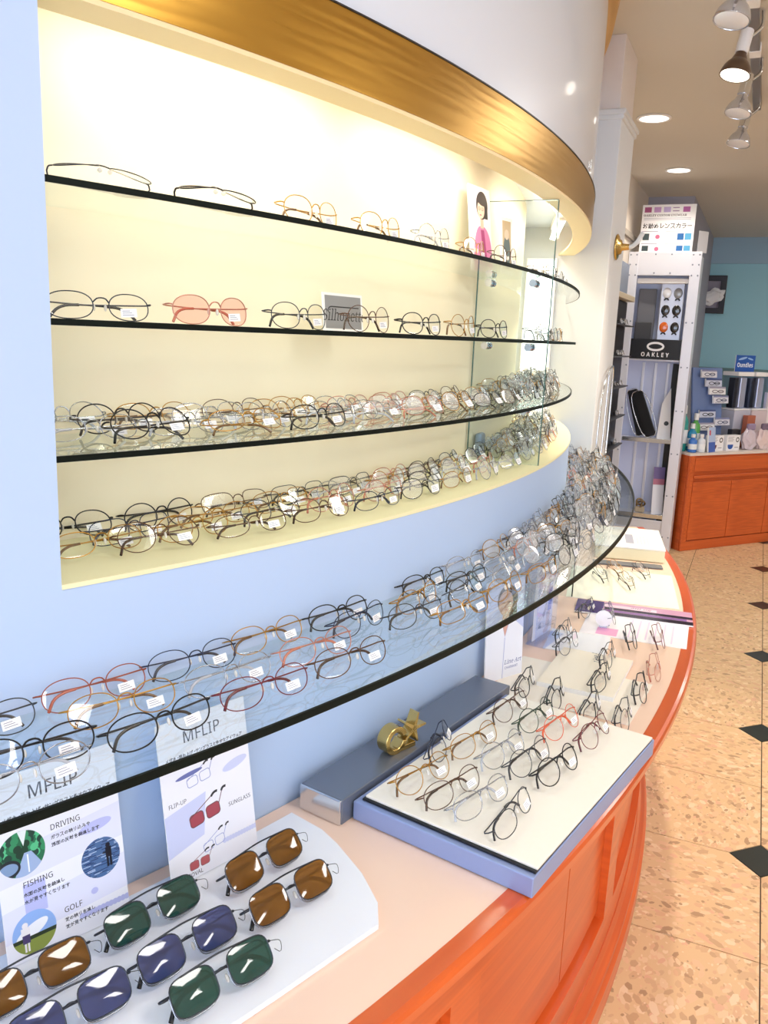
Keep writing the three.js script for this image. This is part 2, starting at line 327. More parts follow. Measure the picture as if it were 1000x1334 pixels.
// the long lower glass shelf
const HG = 0.999;
{
  const g = thing('lower_glass_shelf', 'long thick curved glass shelf projecting from the blue wall over the counter', 'shelf', pol(66, 3.7, HG - 0.01));
  const inv = (q) => q.translate(-g.position.x, -g.position.y, -g.position.z);
  mesh('pane', inv(arcBox(3.601, 3.808, 30, 89, HG - 0.010, HG)), shelfGlass, g);
  flag(mesh('edge', inv(arcBox(3.808, 3.8115, 30, 89, HG - 0.0102, HG + 0.0002)), glassEdge, g), 'dark green polished edge');
  for (const a of [34, 72.3, 87]) {
    const f = thing('glass_fin', a < 40 ? 'upright glass fin under the lower shelf beside the leaflets' : a < 80 ? 'upright glass fin under the lower shelf by the dark leaflet' : 'upright glass fin under the lower shelf by the pillar', 'shelf support', pol(a, 3.632, 0.716), a * D2R);
    mesh('pane', box(0.006, HG - 0.010 - 0.7165, 0.056, 0, (HG - 0.7265) / 2, 0), shelfGlass, f);
    mesh('edge', box(0.0064, HG - 0.7265, 0.003, 0, (HG - 0.7265) / 2, 0.0295), glassEdge, f);
  }
}
// ------------------------------------------------------------------ curved wooden counter
{
  const g = thing('display_counter', 'curved orange wood counter with a pale inlaid top under the glass shelf', 'counter', pol(66, 3.8, 0));
  const inv = (q) => q.translate(-g.position.x, -g.position.y, -g.position.z);
  mesh('carcass', inv(arcBox(3.602, 3.885, 28, 88.6, 0.0, 0.690)), wood, g);
  flag(mesh('inlay_top', inv(arcBox(3.602, 3.975, 28, 88.6, 0.690, 0.7145)), mat(0xf6d6c0, 0.35), g), 'pale peach laminate inlay');
  const R = 3.975, r = 0.034, y = 0.715;
  mesh('rim', inv(sweep([[R, y - 0.028], [R + r - 0.006, y - 0.028], [R + r, y - 0.020], [R + r, y - 0.008], [R + r - 0.003, y - 0.0025], [R + r - 0.009, y + 0.0004], [R, y + 0.0004]], 28, 88.6)), woodRim, g);
  mesh('apron', inv(sweep([[3.885, 0.60], [3.915, 0.60], [3.915, 0.640], [3.930, 0.672], [3.955, 0.687], [3.885, 0.687]], 28, 88.6)), wood, g);
  mesh('top_rail', inv(arcBox(3.885, 3.910, 28, 88.6, 0.50, 0.60)), wood, g);
  mesh('bottom_rail', inv(arcBox(3.885, 3.910, 28, 88.6, 0.10, 0.185)), wood, g);
  mesh('base_moulding', inv(sweep([[3.885, 0.0], [3.94, 0.0], [3.94, 0.055], [3.932, 0.064], [3.932, 0.082], [3.92, 0.092], [3.912, 0.105], [3.885, 0.105]], 28, 88.6)), wood, g);
  const st = [[31.6, 32.8], [41.6, 42.8], [51.2, 52.4], [62.0, 63.3], [72.7, 74.0], [83.4, 84.7]];
  for (const [a, c] of st) mesh('stile', inv(arcBox(3.885, 3.910, a, c, 0.185, 0.50)), wood, g);
  for (let k = 0; k < st.length - 1; k++) {
    const a = st[k][1], c = st[k + 1][0], m = a + (c - a) * 0.6;
    mesh('door_panel', inv(sweep([[3.885, 0.187], [3.888, 0.187], [3.893, 0.2], [3.893, 0.485], [3.888, 0.498], [3.885, 0.498]], a + 0.02, m - 0.03)), wood, g);
    mesh('door_panel', inv(sweep([[3.885, 0.187], [3.888, 0.187], [3.893, 0.2], [3.893, 0.485], [3.888, 0.498], [3.885, 0.498]], m + 0.03, c - 0.02)), wood, g);
  }
}
// ------------------------------------------------------------------ eyeglasses
const FRAME = {
  gold: [0xb98a3c, 1, 0.28, 'gold', 0x6b4a26], silver: [0xa9adb6, 1, 0.22, 'silver', 0xb8bcc6], black: [0x101014, 0.3, 0.3, 'black', 0x0c0c10],
  gunmetal: [0x42464e, 0.9, 0.3, 'dark grey', 0x1c1c22], brown: [0x5a3a24, 0.5, 0.3, 'brown', 0x3a2012], burgundy: [0x6e1626, 0.3, 0.3, 'burgundy', 0x5a1020],
  rose: [0xc98a78, 0.9, 0.28, 'rose gold', 0xc87860], navy: [0x1c2848, 0.5, 0.3, 'navy', 0x141c38], orange: [0xe0623a, 0.1, 0.35, 'orange', 0xe05a30], green: [0x24402c, 0.2, 0.35, 'dark green', 0x1c3424], terracotta: [0x9a4a34, 0.4, 0.35, 'terracotta', 0xb4553c],
};
const frameMat = {}, tipMat = {};
for (const [k, [c, m, r, , t]] of Object.entries(FRAME)) { frameMat[k] = mat(c, r, { metalness: m }); tipMat[k] = phys(t, 0.25, { clearcoat: 0.6 }); }
const lensMat = phys(0xffffff, 0, { transmission: 1, thickness: 0, ior: 1.5 });
const lensFar = phys(0xffffff, 0, { transmission: 0.8, thickness: 0, ior: 1.5 });
const tintPink = phys(0xfadcdc, 0, { transmission: 1, thickness: 0, ior: 1.5 });
const padMat = phys(0xfbf6ee, 0.2, { transmission: 0.4, thickness: 0 });
const tagTex = canvasTex(128, 64, (g) => { g.fillStyle = '#fbfbfd'; g.fillRect(0, 0, 128, 64); g.fillStyle = '#9aa0b4'; for (let i = 0; i < 3; i++) g.fillRect(14, 14 + i * 15, 60 + 30 * ((i * 7) % 3) / 2, 5); });
const tagMat = print(tagTex, 0.5);
const SHAPES = { oval: [0.0272, 0.0192, 2.25], round: [0.0250, 0.0214, 2.0], rounded_square: [0.0280, 0.0176, 3.2], narrow_oval: [0.0276, 0.0164, 2.3] };
function outline([a, b, n], k = 36) {
  return Array.from({ length: k }, (_, i) => { const q = i / k * 2 * Math.PI, c = Math.cos(q), s = Math.sin(q); return [Math.sign(c) * a * Math.abs(c) ** (2 / n), Math.sign(s) * b * Math.abs(s) ** (2 / n) * (s < 0 ? 1 : 0.97)]; });
}
const DBL = 0.0098;                                     // half the gap between the lenses
const curveZ = (x) => -2.2 * x * x;                      // the front wraps a little
const pairCache = {};
/** folded glasses, facing +z, the lower rims resting on y = 0 at z = 0 */
function glassesProto(colour, shape, near, tilt) {
  const key = [colour, shape, near, tilt].join();
  if (pairCache[key]) return pairCache[key];
  const sh = SHAPES[shape], [a, b] = sh, seg = near ? 36 : 24, rad = near ? 6 : 4, rimR = (near ? 0.00072 : 0.00085) * (colour === 'black' && near ? 1.3 : 1);
  const g = new THREE.Group(), fm = frameMat[colour], tm = tipMat[colour];
  const X = new THREE.Matrix4().makeTranslation(0, 0.0005, 0).multiply(new THREE.Matrix4().makeRotationX(-tilt)).multiply(new THREE.Matrix4().makeTranslation(0, b + rimR, 0));
  const put = (geo) => geo.applyMatrix4(X);
  const cx = DBL + a, ol = outline(sh, seg);
  const rim = (s) => tube(ol.map(([x, y]) => [s * cx + x, y, curveZ(s * cx + x)]), rimR, seg, rad, true);
  const lens = (s) => { const q = new THREE.Shape(); ol.forEach(([x, y], i) => (i ? q.lineTo(s * cx + x, y) : q.moveTo(s * cx + x, y))); const geo = new THREE.ShapeGeometry(q); const p = geo.attributes.position; for (let i = 0; i < p.count; i++) p.setZ(i, curveZ(p.getX(i)) - 0.0003); geo.computeVertexNormals(); return geo; };
  const w = cx + a, hy = b * 0.35, hz = curveZ(w + 0.006) - 0.005;
  const bridge = () => tube([[-DBL, b * 0.25, curveZ(DBL)], [-DBL * 0.5, b * 0.52, 0.0012], [DBL * 0.5, b * 0.52, 0.0012], [DBL, b * 0.25, curveZ(DBL)]], rimR * 1.25, 8, rad);
  const lug = (s) => tube([[s * w, hy * 0.9, curveZ(w)], [s * (w + 0.004), hy, curveZ(w + 0.003) - 0.0005], [s * (w + 0.0062), hy, hz]], rimR * 1.4, 6, rad);
  const back = (s) => (s > 0 ? -0.006 : -0.0105);
  const temple = (s) => tube([[s * (w + 0.006), hy, hz], [s * (w + 0.003), hy, hz + back(s) * 0.8], [s * (w - 0.02), hy - 0.001, hz + back(s)], [-s * 0.022, hy - 0.003, hz + back(s) - 0.002]], rimR * 1.35, near ? 14 : 8, rad);
  const tip = (s) => tube([[-s * 0.018, hy - 0.0027, hz + back(s) - 0.002], [-s * 0.034, hy - 0.004, hz + back(s) - 0.002], [-s * 0.046, hy - 0.009, hz + back(s) - 0.0012], [-s * 0.055, -b * 0.78, hz + back(s)]], 0.0019, near ? 10 : 6, near ? 6 : 4);
  const pad = (s) => new THREE.SphereGeometry(0.0036, 8, 6).scale(0.45, 1.25, 0.8).translate(s * 0.0072, -b * 0.1, -0.0048);
  const tag = () => box(near ? 0.021 : 0.025, near ? 0.0105 : 0.0135, 0.0004).rotateZ(0.06).translate(cx * 0.95, -b * 0.42, curveZ(cx) + 0.0014);
  if (near) {
    for (const s of [-1, 1]) {
      mesh('rim', put(rim(s)), fm, g); mesh('lens', put(lens(s)), lensMat, g); mesh('nose_pad', put(pad(s)), padMat, g);
      const t = mesh('temple', put(merge([temple(s), lug(s)])), fm, g); mesh('ear_tip', put(tip(s)), tm, t);
    }
    mesh('bridge', put(bridge()), fm, g);
    mesh('price_tag', put(tag()), tagMat, g);
  } else {
    mesh('frame', put(merge([rim(-1), rim(1), bridge(), lug(-1), lug(1)])), fm, g);
    for (const s of [-1, 1]) { mesh('lens', put(lens(s)), lensFar, g); mesh('temple', put(merge([temple(s), tip(s)])), tm, g); }
    mesh('price_tag', put(tag()), tagMat, g);
  }
  let low = Infinity;                                    // let the lowest point touch the surface
  g.traverse((m) => { if (m.isMesh) { m.geometry.computeBoundingBox(); low = Math.min(low, m.geometry.boundingBox.min.y); } });
  g.traverse((m) => { if (m.isMesh) m.geometry.translate(0, 0.0003 - low, 0); });
  return (pairCache[key] = g);
}
const NTH = ['first', 'second', 'third', 'fourth', 'fifth', 'sixth', 'seventh', 'eighth', 'ninth', 'tenth', 'eleventh', 'twelfth', 'thirteenth', 'fourteenth', 'fifteenth', 'sixteenth', 'seventeenth', 'eighteenth', 'nineteenth', 'twentieth', 'twenty-first', 'twenty-second'];
const SHWORD = { oval: 'oval', round: 'round', rounded_square: 'square', narrow_oval: 'narrow oval' };
function pair(colour, shape, a, R, h, place, group, { near = false, tilt = 0.35, yaw = 0, pitch = 0, label } = {}) {
  const o = glassesProto(colour, shape, near, tilt).clone();
  o.name = numbered('eyeglasses');
  o.position.copy(pol(a, R, h));
  o.rotation.order = 'YXZ';
  o.rotation.set(pitch, a * D2R + yaw, 0);
  scene.add(o);
  return flag(o, label ?? `${FRAME[colour][3]} metal glasses with ${SHWORD[shape]} lenses ${place}`, 'glasses', group);
}
// single rows on the two upper shelves
{
  const c1 = ['gunmetal', 'black', 'gold', 'gold', 'silver', 'gold', 'brown', 'gold', 'gunmetal', 'silver', 'silver', 'gold', 'silver', 'silver', 'gold'];
  let a = 46.7;
  c1.forEach((c, i) => {
    if (Math.abs(a - DIV) < 1.35) a = DIV + 1.4;
    const s = ['narrow_oval', 'narrow_oval', 'oval', 'oval', 'round', 'oval', 'round', 'oval', 'round', 'round'][i % 10];
    pair(c, s, a, i < 2 ? 3.545 : 3.555, SH[0], '', 'glasses on the top shelf', { label: `${FRAME[c][3]} ${SHWORD[s]} glasses, ${NTH[i]} from the wall edge on the top glass shelf`, near: i < 9, tilt: i < 2 ? 1.45 : 0.1, yaw: rr(-0.12, 0.12) });
    a += i === 1 ? 2.6 : 2.75;
  });
  const c2 = ['gunmetal', 'rose', 'gunmetal', 'brown', 'black', 'gold', 'black', 'silver', 'black', 'silver', 'gold', 'silver', 'silver', 'gunmetal', 'silver'];
  a = 46.35;
  c2.forEach((c, i) => {
    if (Math.abs(a - DIV) < 1.35) a = DIV + 1.4;
    const s = ['narrow_oval', 'oval', 'oval', 'round', 'oval', 'round', 'oval', 'round'][i % 8];
    pair(c, s, a, 3.55, SH[1], '', 'glasses on the second shelf', { label: `${FRAME[c][3]} ${SHWORD[s]} glasses${i === 1 ? ' with pink lenses' : ''}, ${NTH[i]} from the wall edge, second glass shelf`, near: i < 9, tilt: 0.12, yaw: rr(-0.1, 0.1) }).children.forEach((m) => { if (i === 1 && m.name === 'lens') m.material = tintPink; });
    a += 2.72;
  });
}
// crowded rows
function crowd(h, rows, a0, a1, step, place, group, colours, { tilt = 0.4, skipDiv = true, nearTo = 58, clear = [], fromPillar = false } = {}) {
  rows.forEach((R, ri) => {
    const spots = [];
    for (let a = a0 + (ri % 2) * step * 0.45 + rr(0, 0.2); a < a1; a += step + rr(-0.04, 0.12)) {
      if (skipDiv && Math.abs(a - DIV) < 1.3) a = DIV + 1.36;
      if (clear.some(([ca, cr]) => Math.abs((ca - a) * D2R * 3.6) < 0.13 && Math.abs(cr - R) < 0.036)) continue;
      spots.push(a);
    }
    spots.forEach((a, i) => {
      const c = pick(a > 64 ? [...colours, 'silver', 'silver', 'gunmetal'] : colours), s = pick(['oval', 'oval', 'round', 'rounded_square', 'narrow_oval']);
      const label = `${FRAME[c][3]} ${SHWORD[s]} glasses, ${NTH[fromPillar ? spots.length - 1 - i : i]} from the ${fromPillar ? 'pillar' : 'wall edge'}, ${['back', 'second', 'third', 'front'][ri]} row of ${place}`;
      pair(c, s, a, R + rr(-0.004, 0.004), h, place, group, { label, near: a < nearTo, tilt: pick([tilt - 0.12, tilt, tilt + 0.15]), yaw: rr(-0.09, 0.09) });
    });
  });
}
const MIX = ['black', 'black', 'gunmetal', 'gold', 'silver', 'silver', 'brown', 'gunmetal', 'rose', 'black', 'navy', 'gold'];
crowd(SH[2], [3.436, 3.476, 3.516, 3.557], 46.3, 86.2, 2.45, 'the third shelf', 'glasses on the third shelf', ['silver', 'gold', 'gunmetal', 'brown', 'silver', 'gold', 'black', 'rose'], { tilt: 0.45, nearTo: 56 });
crowd(1.148, [3.436, 3.478, 3.520, 3.560], 46.4, 86.4, 2.45, 'the niche ledge', 'glasses on the niche ledge', MIX, { tilt: 0.4, nearTo: 56 });
const LOW = 'on the long lower glass shelf', LG = 'glasses on the lower shelf';
const hand = [
  ['terracotta', 'oval', 45.34, 3.645, 'terracotta rimmed glasses with thick coral arms'], ['navy', 'oval', 47.5, 3.645, 'dark navy oval glasses in the back row'], ['gold', 'oval', 49.6, 3.64, 'thin gold glasses with amber ear tips'],
  ['black', 'oval', 43.5, 3.748, 'black oval glasses over the lettering of the leaflet'], ['black', 'oval', 45.55, 3.775, 'black oval glasses near the shelf edge'], ['burgundy', 'oval', 47.75, 3.775, 'glasses with burgundy ear tips near the shelf edge'],
  ['silver', 'oval', 43.2, 3.792, 'pale silver glasses at the very edge'], ['gold', 'oval', 45.4, 3.705, 'gold wire glasses between two dark pairs'], ['silver', 'oval', 47.6, 3.715, 'silver wire glasses with orange tinted arms'], ['gunmetal', 'oval', 43.1, 3.66, 'grey wire glasses with black ear tips'],
  ['rose', 'oval', 49.9, 3.72, 'rose gold glasses with large lenses'], ['brown', 'oval', 50.0, 3.78, 'brown oval glasses with pinkish arms'], ['black', 'oval', 51.9, 3.645, 'black rimmed glasses in the back row with white tag'],
];
hand.forEach(([c, s, a, R, l]) => pair(c, s, a, R, HG, '', LG, { near: true, tilt: 0.42, yaw: rr(-0.08, 0.05), label: `${l} ${LOW}` }));
crowd(HG, [3.640, 3.684, 3.728, 3.774], 40.8, 88, 2.45, 'the lower shelf', LG, MIX, { tilt: 0.42, skipDiv: false, nearTo: 60, clear: hand.map((q) => [q[2], q[3]]), fromPillar: true });

// the deeper layers of the heaps at the pillar end, too many to pick apart
{
  const H = thing('eyeglasses_heap', 'tangled heap of more wire glasses lying on the others towards the pillar', 'glasses', pol(75, 3.6, 0)); H.userData.kind = 'stuff';
  const spots = [];
  for (const [h, rows, a0, a1] of [[HG, [3.662, 3.706, 3.751], 62, 87.5], [1.148, [3.457, 3.499, 3.540], 68.3, 86], [SH[2], [3.456, 3.496, 3.537], 68.3, 86]])
    for (const R of rows) for (let a = a0; a < a1; a += 1.45 + rr(-0.1, 0.3)) spots.push([a, R + rr(-0.006, 0.006), h + rr(0.008, 0.02), rr(-0.35, 0.35), rr(-0.2, 0.35)]);
  const kinds = [['gunmetal', 'oval'], ['silver', 'round'], ['silver', 'oval'], ['gold', 'narrow_oval'], ['black', 'oval']];
  kinds.forEach(([c, s], k) => {
    const src = glassesProto(c, s, false, 0.42), mine = spots.filter((_, i) => i % kinds.length === k);
    for (const m of src.children) {
      const im = new THREE.InstancedMesh(m.geometry, m.material, mine.length); im.name = m.name; im.userData.kind = 'stuff'; im.castShadow = im.receiveShadow = true;
      mine.forEach(([a, R, h, yaw, p], i) => { const e = new THREE.Matrix4().makeRotationFromEuler(new THREE.Euler(p, a * D2R + yaw, 0, 'YXZ')); e.setPosition(pol(a, R, h).sub(H.position)); im.setMatrixAt(i, e); });
      H.add(im);
    }
  });
}
// ------------------------------------------------------------------ grey plinth bar and sample tray
const TRAY = 55.2;
{
  const b = thing('plinth_bar', 'long polished grey metal bar behind the white sample tray', 'bar', pol(TRAY, 3.655, 0.7147), TRAY * D2R);
  mesh('body', rbox(0.56, 0.042, 0.082, 0.002, 0, 0.021, 0), mat(0x757d8c, 0.32, { metalness: 0.45 }), b);
  mesh('end_cap', rbox(0.004, 0.041, 0.08, 0.0015, -0.2822, 0.021, 0), chrome, b);
  const t = thing('sample_tray', 'flat grey tray with a white leather top holding rows of wire glasses', 'tray', pol(TRAY, 3.851, 0.7156), TRAY * D2R);
  mesh('base', rbox(0.512, 0.031, 0.304, 0.002, 0, 0.0155, 0), mat(0x93a4d2, 0.38, { metalness: 0.3 }), t);
  mesh('black_layer', rbox(0.492, 0.004, 0.292, 0.001, 0, 0.033, 0.004), black, t);
  mesh('white_top', rbox(0.488, 0.004, 0.290, 0.0015, 0.002, 0.037, 0.006), mat(0xf8f3e8, 0.5, { bumpMap: dataTex(128, 128, (() => { const n = noise2(128, 128, 40, 40, 3); return (i) => [n[i] * 255, n[i] * 255, n[i] * 255]; })(), false), bumpScale: 0.0003 }), t);
  // brass emblem sign standing on the bar: a ring with a spiky starburst
  const e = thing('brass_emblem', 'small brass emblem sign of a ring and spiky star strokes on the grey bar', 'sign', pol(53.8, 3.672, 0.757), TRAY * D2R - 0.2);
  const ring = new THREE.Shape(); ring.absarc(0, 0.024, 0.024, 0.35, 2 * Math.PI - 0.25, false); ring.absarc(0, 0.024, 0.0165, 2 * Math.PI - 0.25, 0.35, true);
  mesh('ring', new THREE.ExtrudeGeometry(ring, { depth: 0.022, bevelEnabled: true, bevelSize: 0.0008, bevelThickness: 0.0008, bevelSegments: 1, curveSegments: 28 }).translate(-0.018, 0, -0.011), brass, e);
  for (let k = 0; k < 5; k++) {
    const q = new THREE.Shape(); q.moveTo(-0.004, 0); q.lineTo(0.004, 0); q.lineTo(0.0015, 0.028); q.lineTo(-0.0015, 0.028);
    mesh('star_stroke', new THREE.ExtrudeGeometry(q, { depth: 0.02, bevelEnabled: false }).translate(0, 0, -0.01).rotateZ(-k * 2 * Math.PI / 5 - 0.3).translate(0.026, 0.034, 0), brass, e);
  }
  mesh('stem', rbox(0.05, 0.009, 0.02, 0.001, 0.005, 0.0045, 0), brass, e);
  const tg = [['navy', 'narrow_oval', 54.5, 3.745, 'navy'], ['gold', 'oval', 54.95, 3.792], ['brown', 'round', 57.45, 3.782], ['green', 'round', 57.3, 3.838], ['orange', 'round', 57.3, 3.886], ['burgundy', 'round', 57.45, 3.945], ['silver', 'round', 54.95, 3.848], ['gunmetal', 'round', 55.05, 3.894], ['black', 'round', 55.1, 3.942], ['gold', 'round', 52.62, 3.79], ['brown', 'oval', 52.6, 3.846], ['silver', 'oval', 52.68, 3.894], ['gunmetal', 'narrow_oval', 52.7, 3.948]];
  tg.forEach(([c, s, a, R], i) => pair(c, s, a, R, 0.7551, '', 'glasses on the white tray', { near: true, tilt: 0.55, yaw: [0.4, -0.1, -0.06, -0.08, -0.1, 0.0, -0.1, -0.06, -0.08, -0.12, -0.1, -0.1, 0.15][i], label: ['navy glasses standing turned by the grey bar on the white tray', 'gold oval glasses in the middle row of the white tray', 'brown round glasses by the grey bar in the far row of the tray', 'dark green round glasses on the white tray', 'bright orange round glasses on the white tray', 'burgundy round glasses at the corner of the white tray', 'silver round glasses in the middle row of the white tray', 'dark grey round glasses in the middle row of the white tray', 'black round glasses at the rim end of the middle tray row', 'thin gold round glasses in the near row of the white tray', 'brown oval glasses in the near row of the white tray', 'silver oval glasses in the near row of the white tray', 'dark grey turned glasses at the rim end of the near tray row'][i] }));
}
// ------------------------------------------------------------------ white board with clip-on sunglasses, leaflets
const TB = 0.7218;
{
  const pts = []; for (let a = 34; a <= 48.3; a += 0.8) pts.push([a, 3.895]);
  pts.push([48.85, 3.897], [49.3, 3.868], [49.75, 3.813], [50.15, 3.74], [50.3, 3.70], [50.3, 3.635]);
  for (let a = 49.6; a >= 34; a -= 0.8) pts.push([a, 3.635]);
  const s = new THREE.Shape(); pts.forEach(([a, R], i) => { const p = pol(a, R); i ? s.lineTo(p.x, -p.z) : s.moveTo(p.x, -p.z); });
  flag(mesh('display_board', new THREE.ExtrudeGeometry(s, { depth: 0.006, bevelEnabled: true, bevelSize: 0.0008, bevelThickness: 0.0008, bevelSegments: 1 }).rotateX(-Math.PI / 2).translate(0, 0.7158, 0), mat(0xeff2fa, 0.3)), 'thin white curved board under the tinted sunglasses', 'board');
}
const tints = { brown: [0x8a5a22, 'brown'], green: [0x2c5a50, 'dark green'], blue: [0x4c5684, 'blue'] };
const clipMat = {}; for (const [k, [c]] of Object.entries(tints)) clipMat[k] = phys(c, 0.04, { clearcoat: 1, clearcoatRoughness: 0.02, transmission: 0.6, thickness: 0 });
function dome(ol, x0, z0, sag = 0.0022) {                // a gently bulging lens inside an outline
  const pos = [x0, 0, z0 + sag], idx = [], n = ol.length, fr = [0.35, 0.68, 0.88, 1];
  for (const f of fr) for (const [x, y] of ol) pos.push(x0 + x * f, y * f, z0 + sag * (1 - f * f));
  for (let i = 0; i < n; i++) { const j = (i + 1) % n; idx.push(0, 1 + i, 1 + j); for (let k = 0; k < fr.length - 1; k++) { const a = 1 + k * n, b = a + n; idx.push(a + i, b + i, b + j, a + i, b + j, a + j); } }
  const g = new THREE.BufferGeometry(); g.setAttribute('position', new THREE.Float32BufferAttribute(pos, 3)); g.setAttribute('uv', new THREE.Float32BufferAttribute(new Float32Array(pos.length / 3 * 2), 2)); g.setIndex(idx); g.computeVertexNormals();
  return g;
}
function clipOns(tint, a, R, yaw, where) {
  const tilt = 0.72, b = 0.0205, aa = 0.0275, g = thing('sunglasses', `glasses with ${tints[tint][1]} square clip-on lenses ${where}`, 'sunglasses', pol(a, R, TB + 0.0012), a * D2R + yaw, 'clip-on sunglasses on the white board');
  const X = new THREE.Matrix4().makeRotationX(-tilt).multiply(new THREE.Matrix4().makeTranslation(0, b + 0.0012, 0)), put = (q) => q.applyMatrix4(X).translate(0, 0.0085, 0);
  const ol = outline([aa, b, 3.6], 40), ol2 = outline([aa - 0.0012, b - 0.0012, 3.4], 40), cx = 0.0085 + aa, w = cx + aa;
  const tilted = ([x, y]) => [x, y * (1 - 0.06 * Math.sign(x) * 0)];
  for (const s of [-1, 1]) {
    const q = new THREE.Shape(); ol.map(tilted).forEach(([x, y], i) => (i ? q.lineTo(s * cx + x, y) : q.moveTo(s * cx + x, y)));
    mesh('clip_lens', put(dome(ol, s * cx, 0.005)), clipMat[tint], g);
    mesh('clip_rim', put(tube(ol.map(([x, y]) => [s * cx + x, y, 0.005]), 0.0008, 40, 5, true)), frameMat.gunmetal, g);
    mesh('rim', put(tube(ol2.map(([x, y]) => [s * cx + x, y - 0.0035, 0]), 0.001, 40, 5, true)), frameMat.silver, g);
    const q2 = new THREE.Shape(); ol2.forEach(([x, y], i) => (i ? q2.lineTo(s * cx + x, y - 0.0035) : q2.moveTo(s * cx + x, y - 0.0035)));
    mesh('lens', put(new THREE.ShapeGeometry(q2)), lensMat, g);
    mesh('nose_pad', put(new THREE.SphereGeometry(0.004, 8, 6).scale(0.45, 1.25, 0.8).translate(s * 0.0075, -0.006, -0.004)), padMat, g);
    const bk = s > 0 ? -0.007 : -0.012;
    const t = mesh('temple', put(tube([[s * w, 0.006, 0], [s * (w + 0.007), 0.006, -0.001], [s * (w + 0.006), 0.006, -0.006 + bk * 0.4], [s * (w - 0.02), 0.006, bk], [-s * 0.028, 0.004, bk]], 0.0015, 20, 6)), frameMat.gunmetal, g);
    mesh('ear_tip', put(tube([[-s * 0.024, 0.004, bk], [-s * 0.045, 0.001, bk], [-s * 0.057, -0.006, bk], [-s * 0.066, -0.0165, bk]], 0.0028, 10, 7)), tipMat.black, t);
  }
  mesh('top_bar', put(tube([[-cx - 0.01, b - 0.001, 0.005], [-0.006, b + 0.0015, 0.0055], [0.006, b + 0.0015, 0.0055], [cx + 0.01, b - 0.001, 0.005]], 0.0011, 12, 5)), frameMat.gunmetal, g);
  mesh('bridge', put(tube([[-0.0095, 0.004, 0.004], [0, 0.007, 0.005], [0.0095, 0.004, 0.004]], 0.0011, 8, 5)), frameMat.gunmetal, g);
  mesh('tag_string', put(tube([[w + 0.006, 0.006, 0], [w + 0.016, 0.001, 0.004], [w + 0.013, -0.010, 0.002], [w + 0.008, -0.004, 0]], 0.0004, 14, 4)), black, g);
  return g;
}
clipOns('brown', 48.25, 3.735, 0.04, 'beside the leaflet of frames');
clipOns('brown', 47.95, 3.812, -0.02, 'next to the curved end of the board');
clipOns('green', 45.75, 3.722, 0.05, 'in front of the gap between the leaflets');
clipOns('blue', 45.75, 3.800, 0.02, 'between two green tinted pairs');
clipOns('green', 45.75, 3.868, -0.02, 'at the counter edge of the board');
clipOns('brown', 43.4, 3.735, 0.05, 'below the golf picture of the leaflet');
clipOns('blue', 43.6, 3.806, 0.02, 'beside the brown pair under the golf picture');

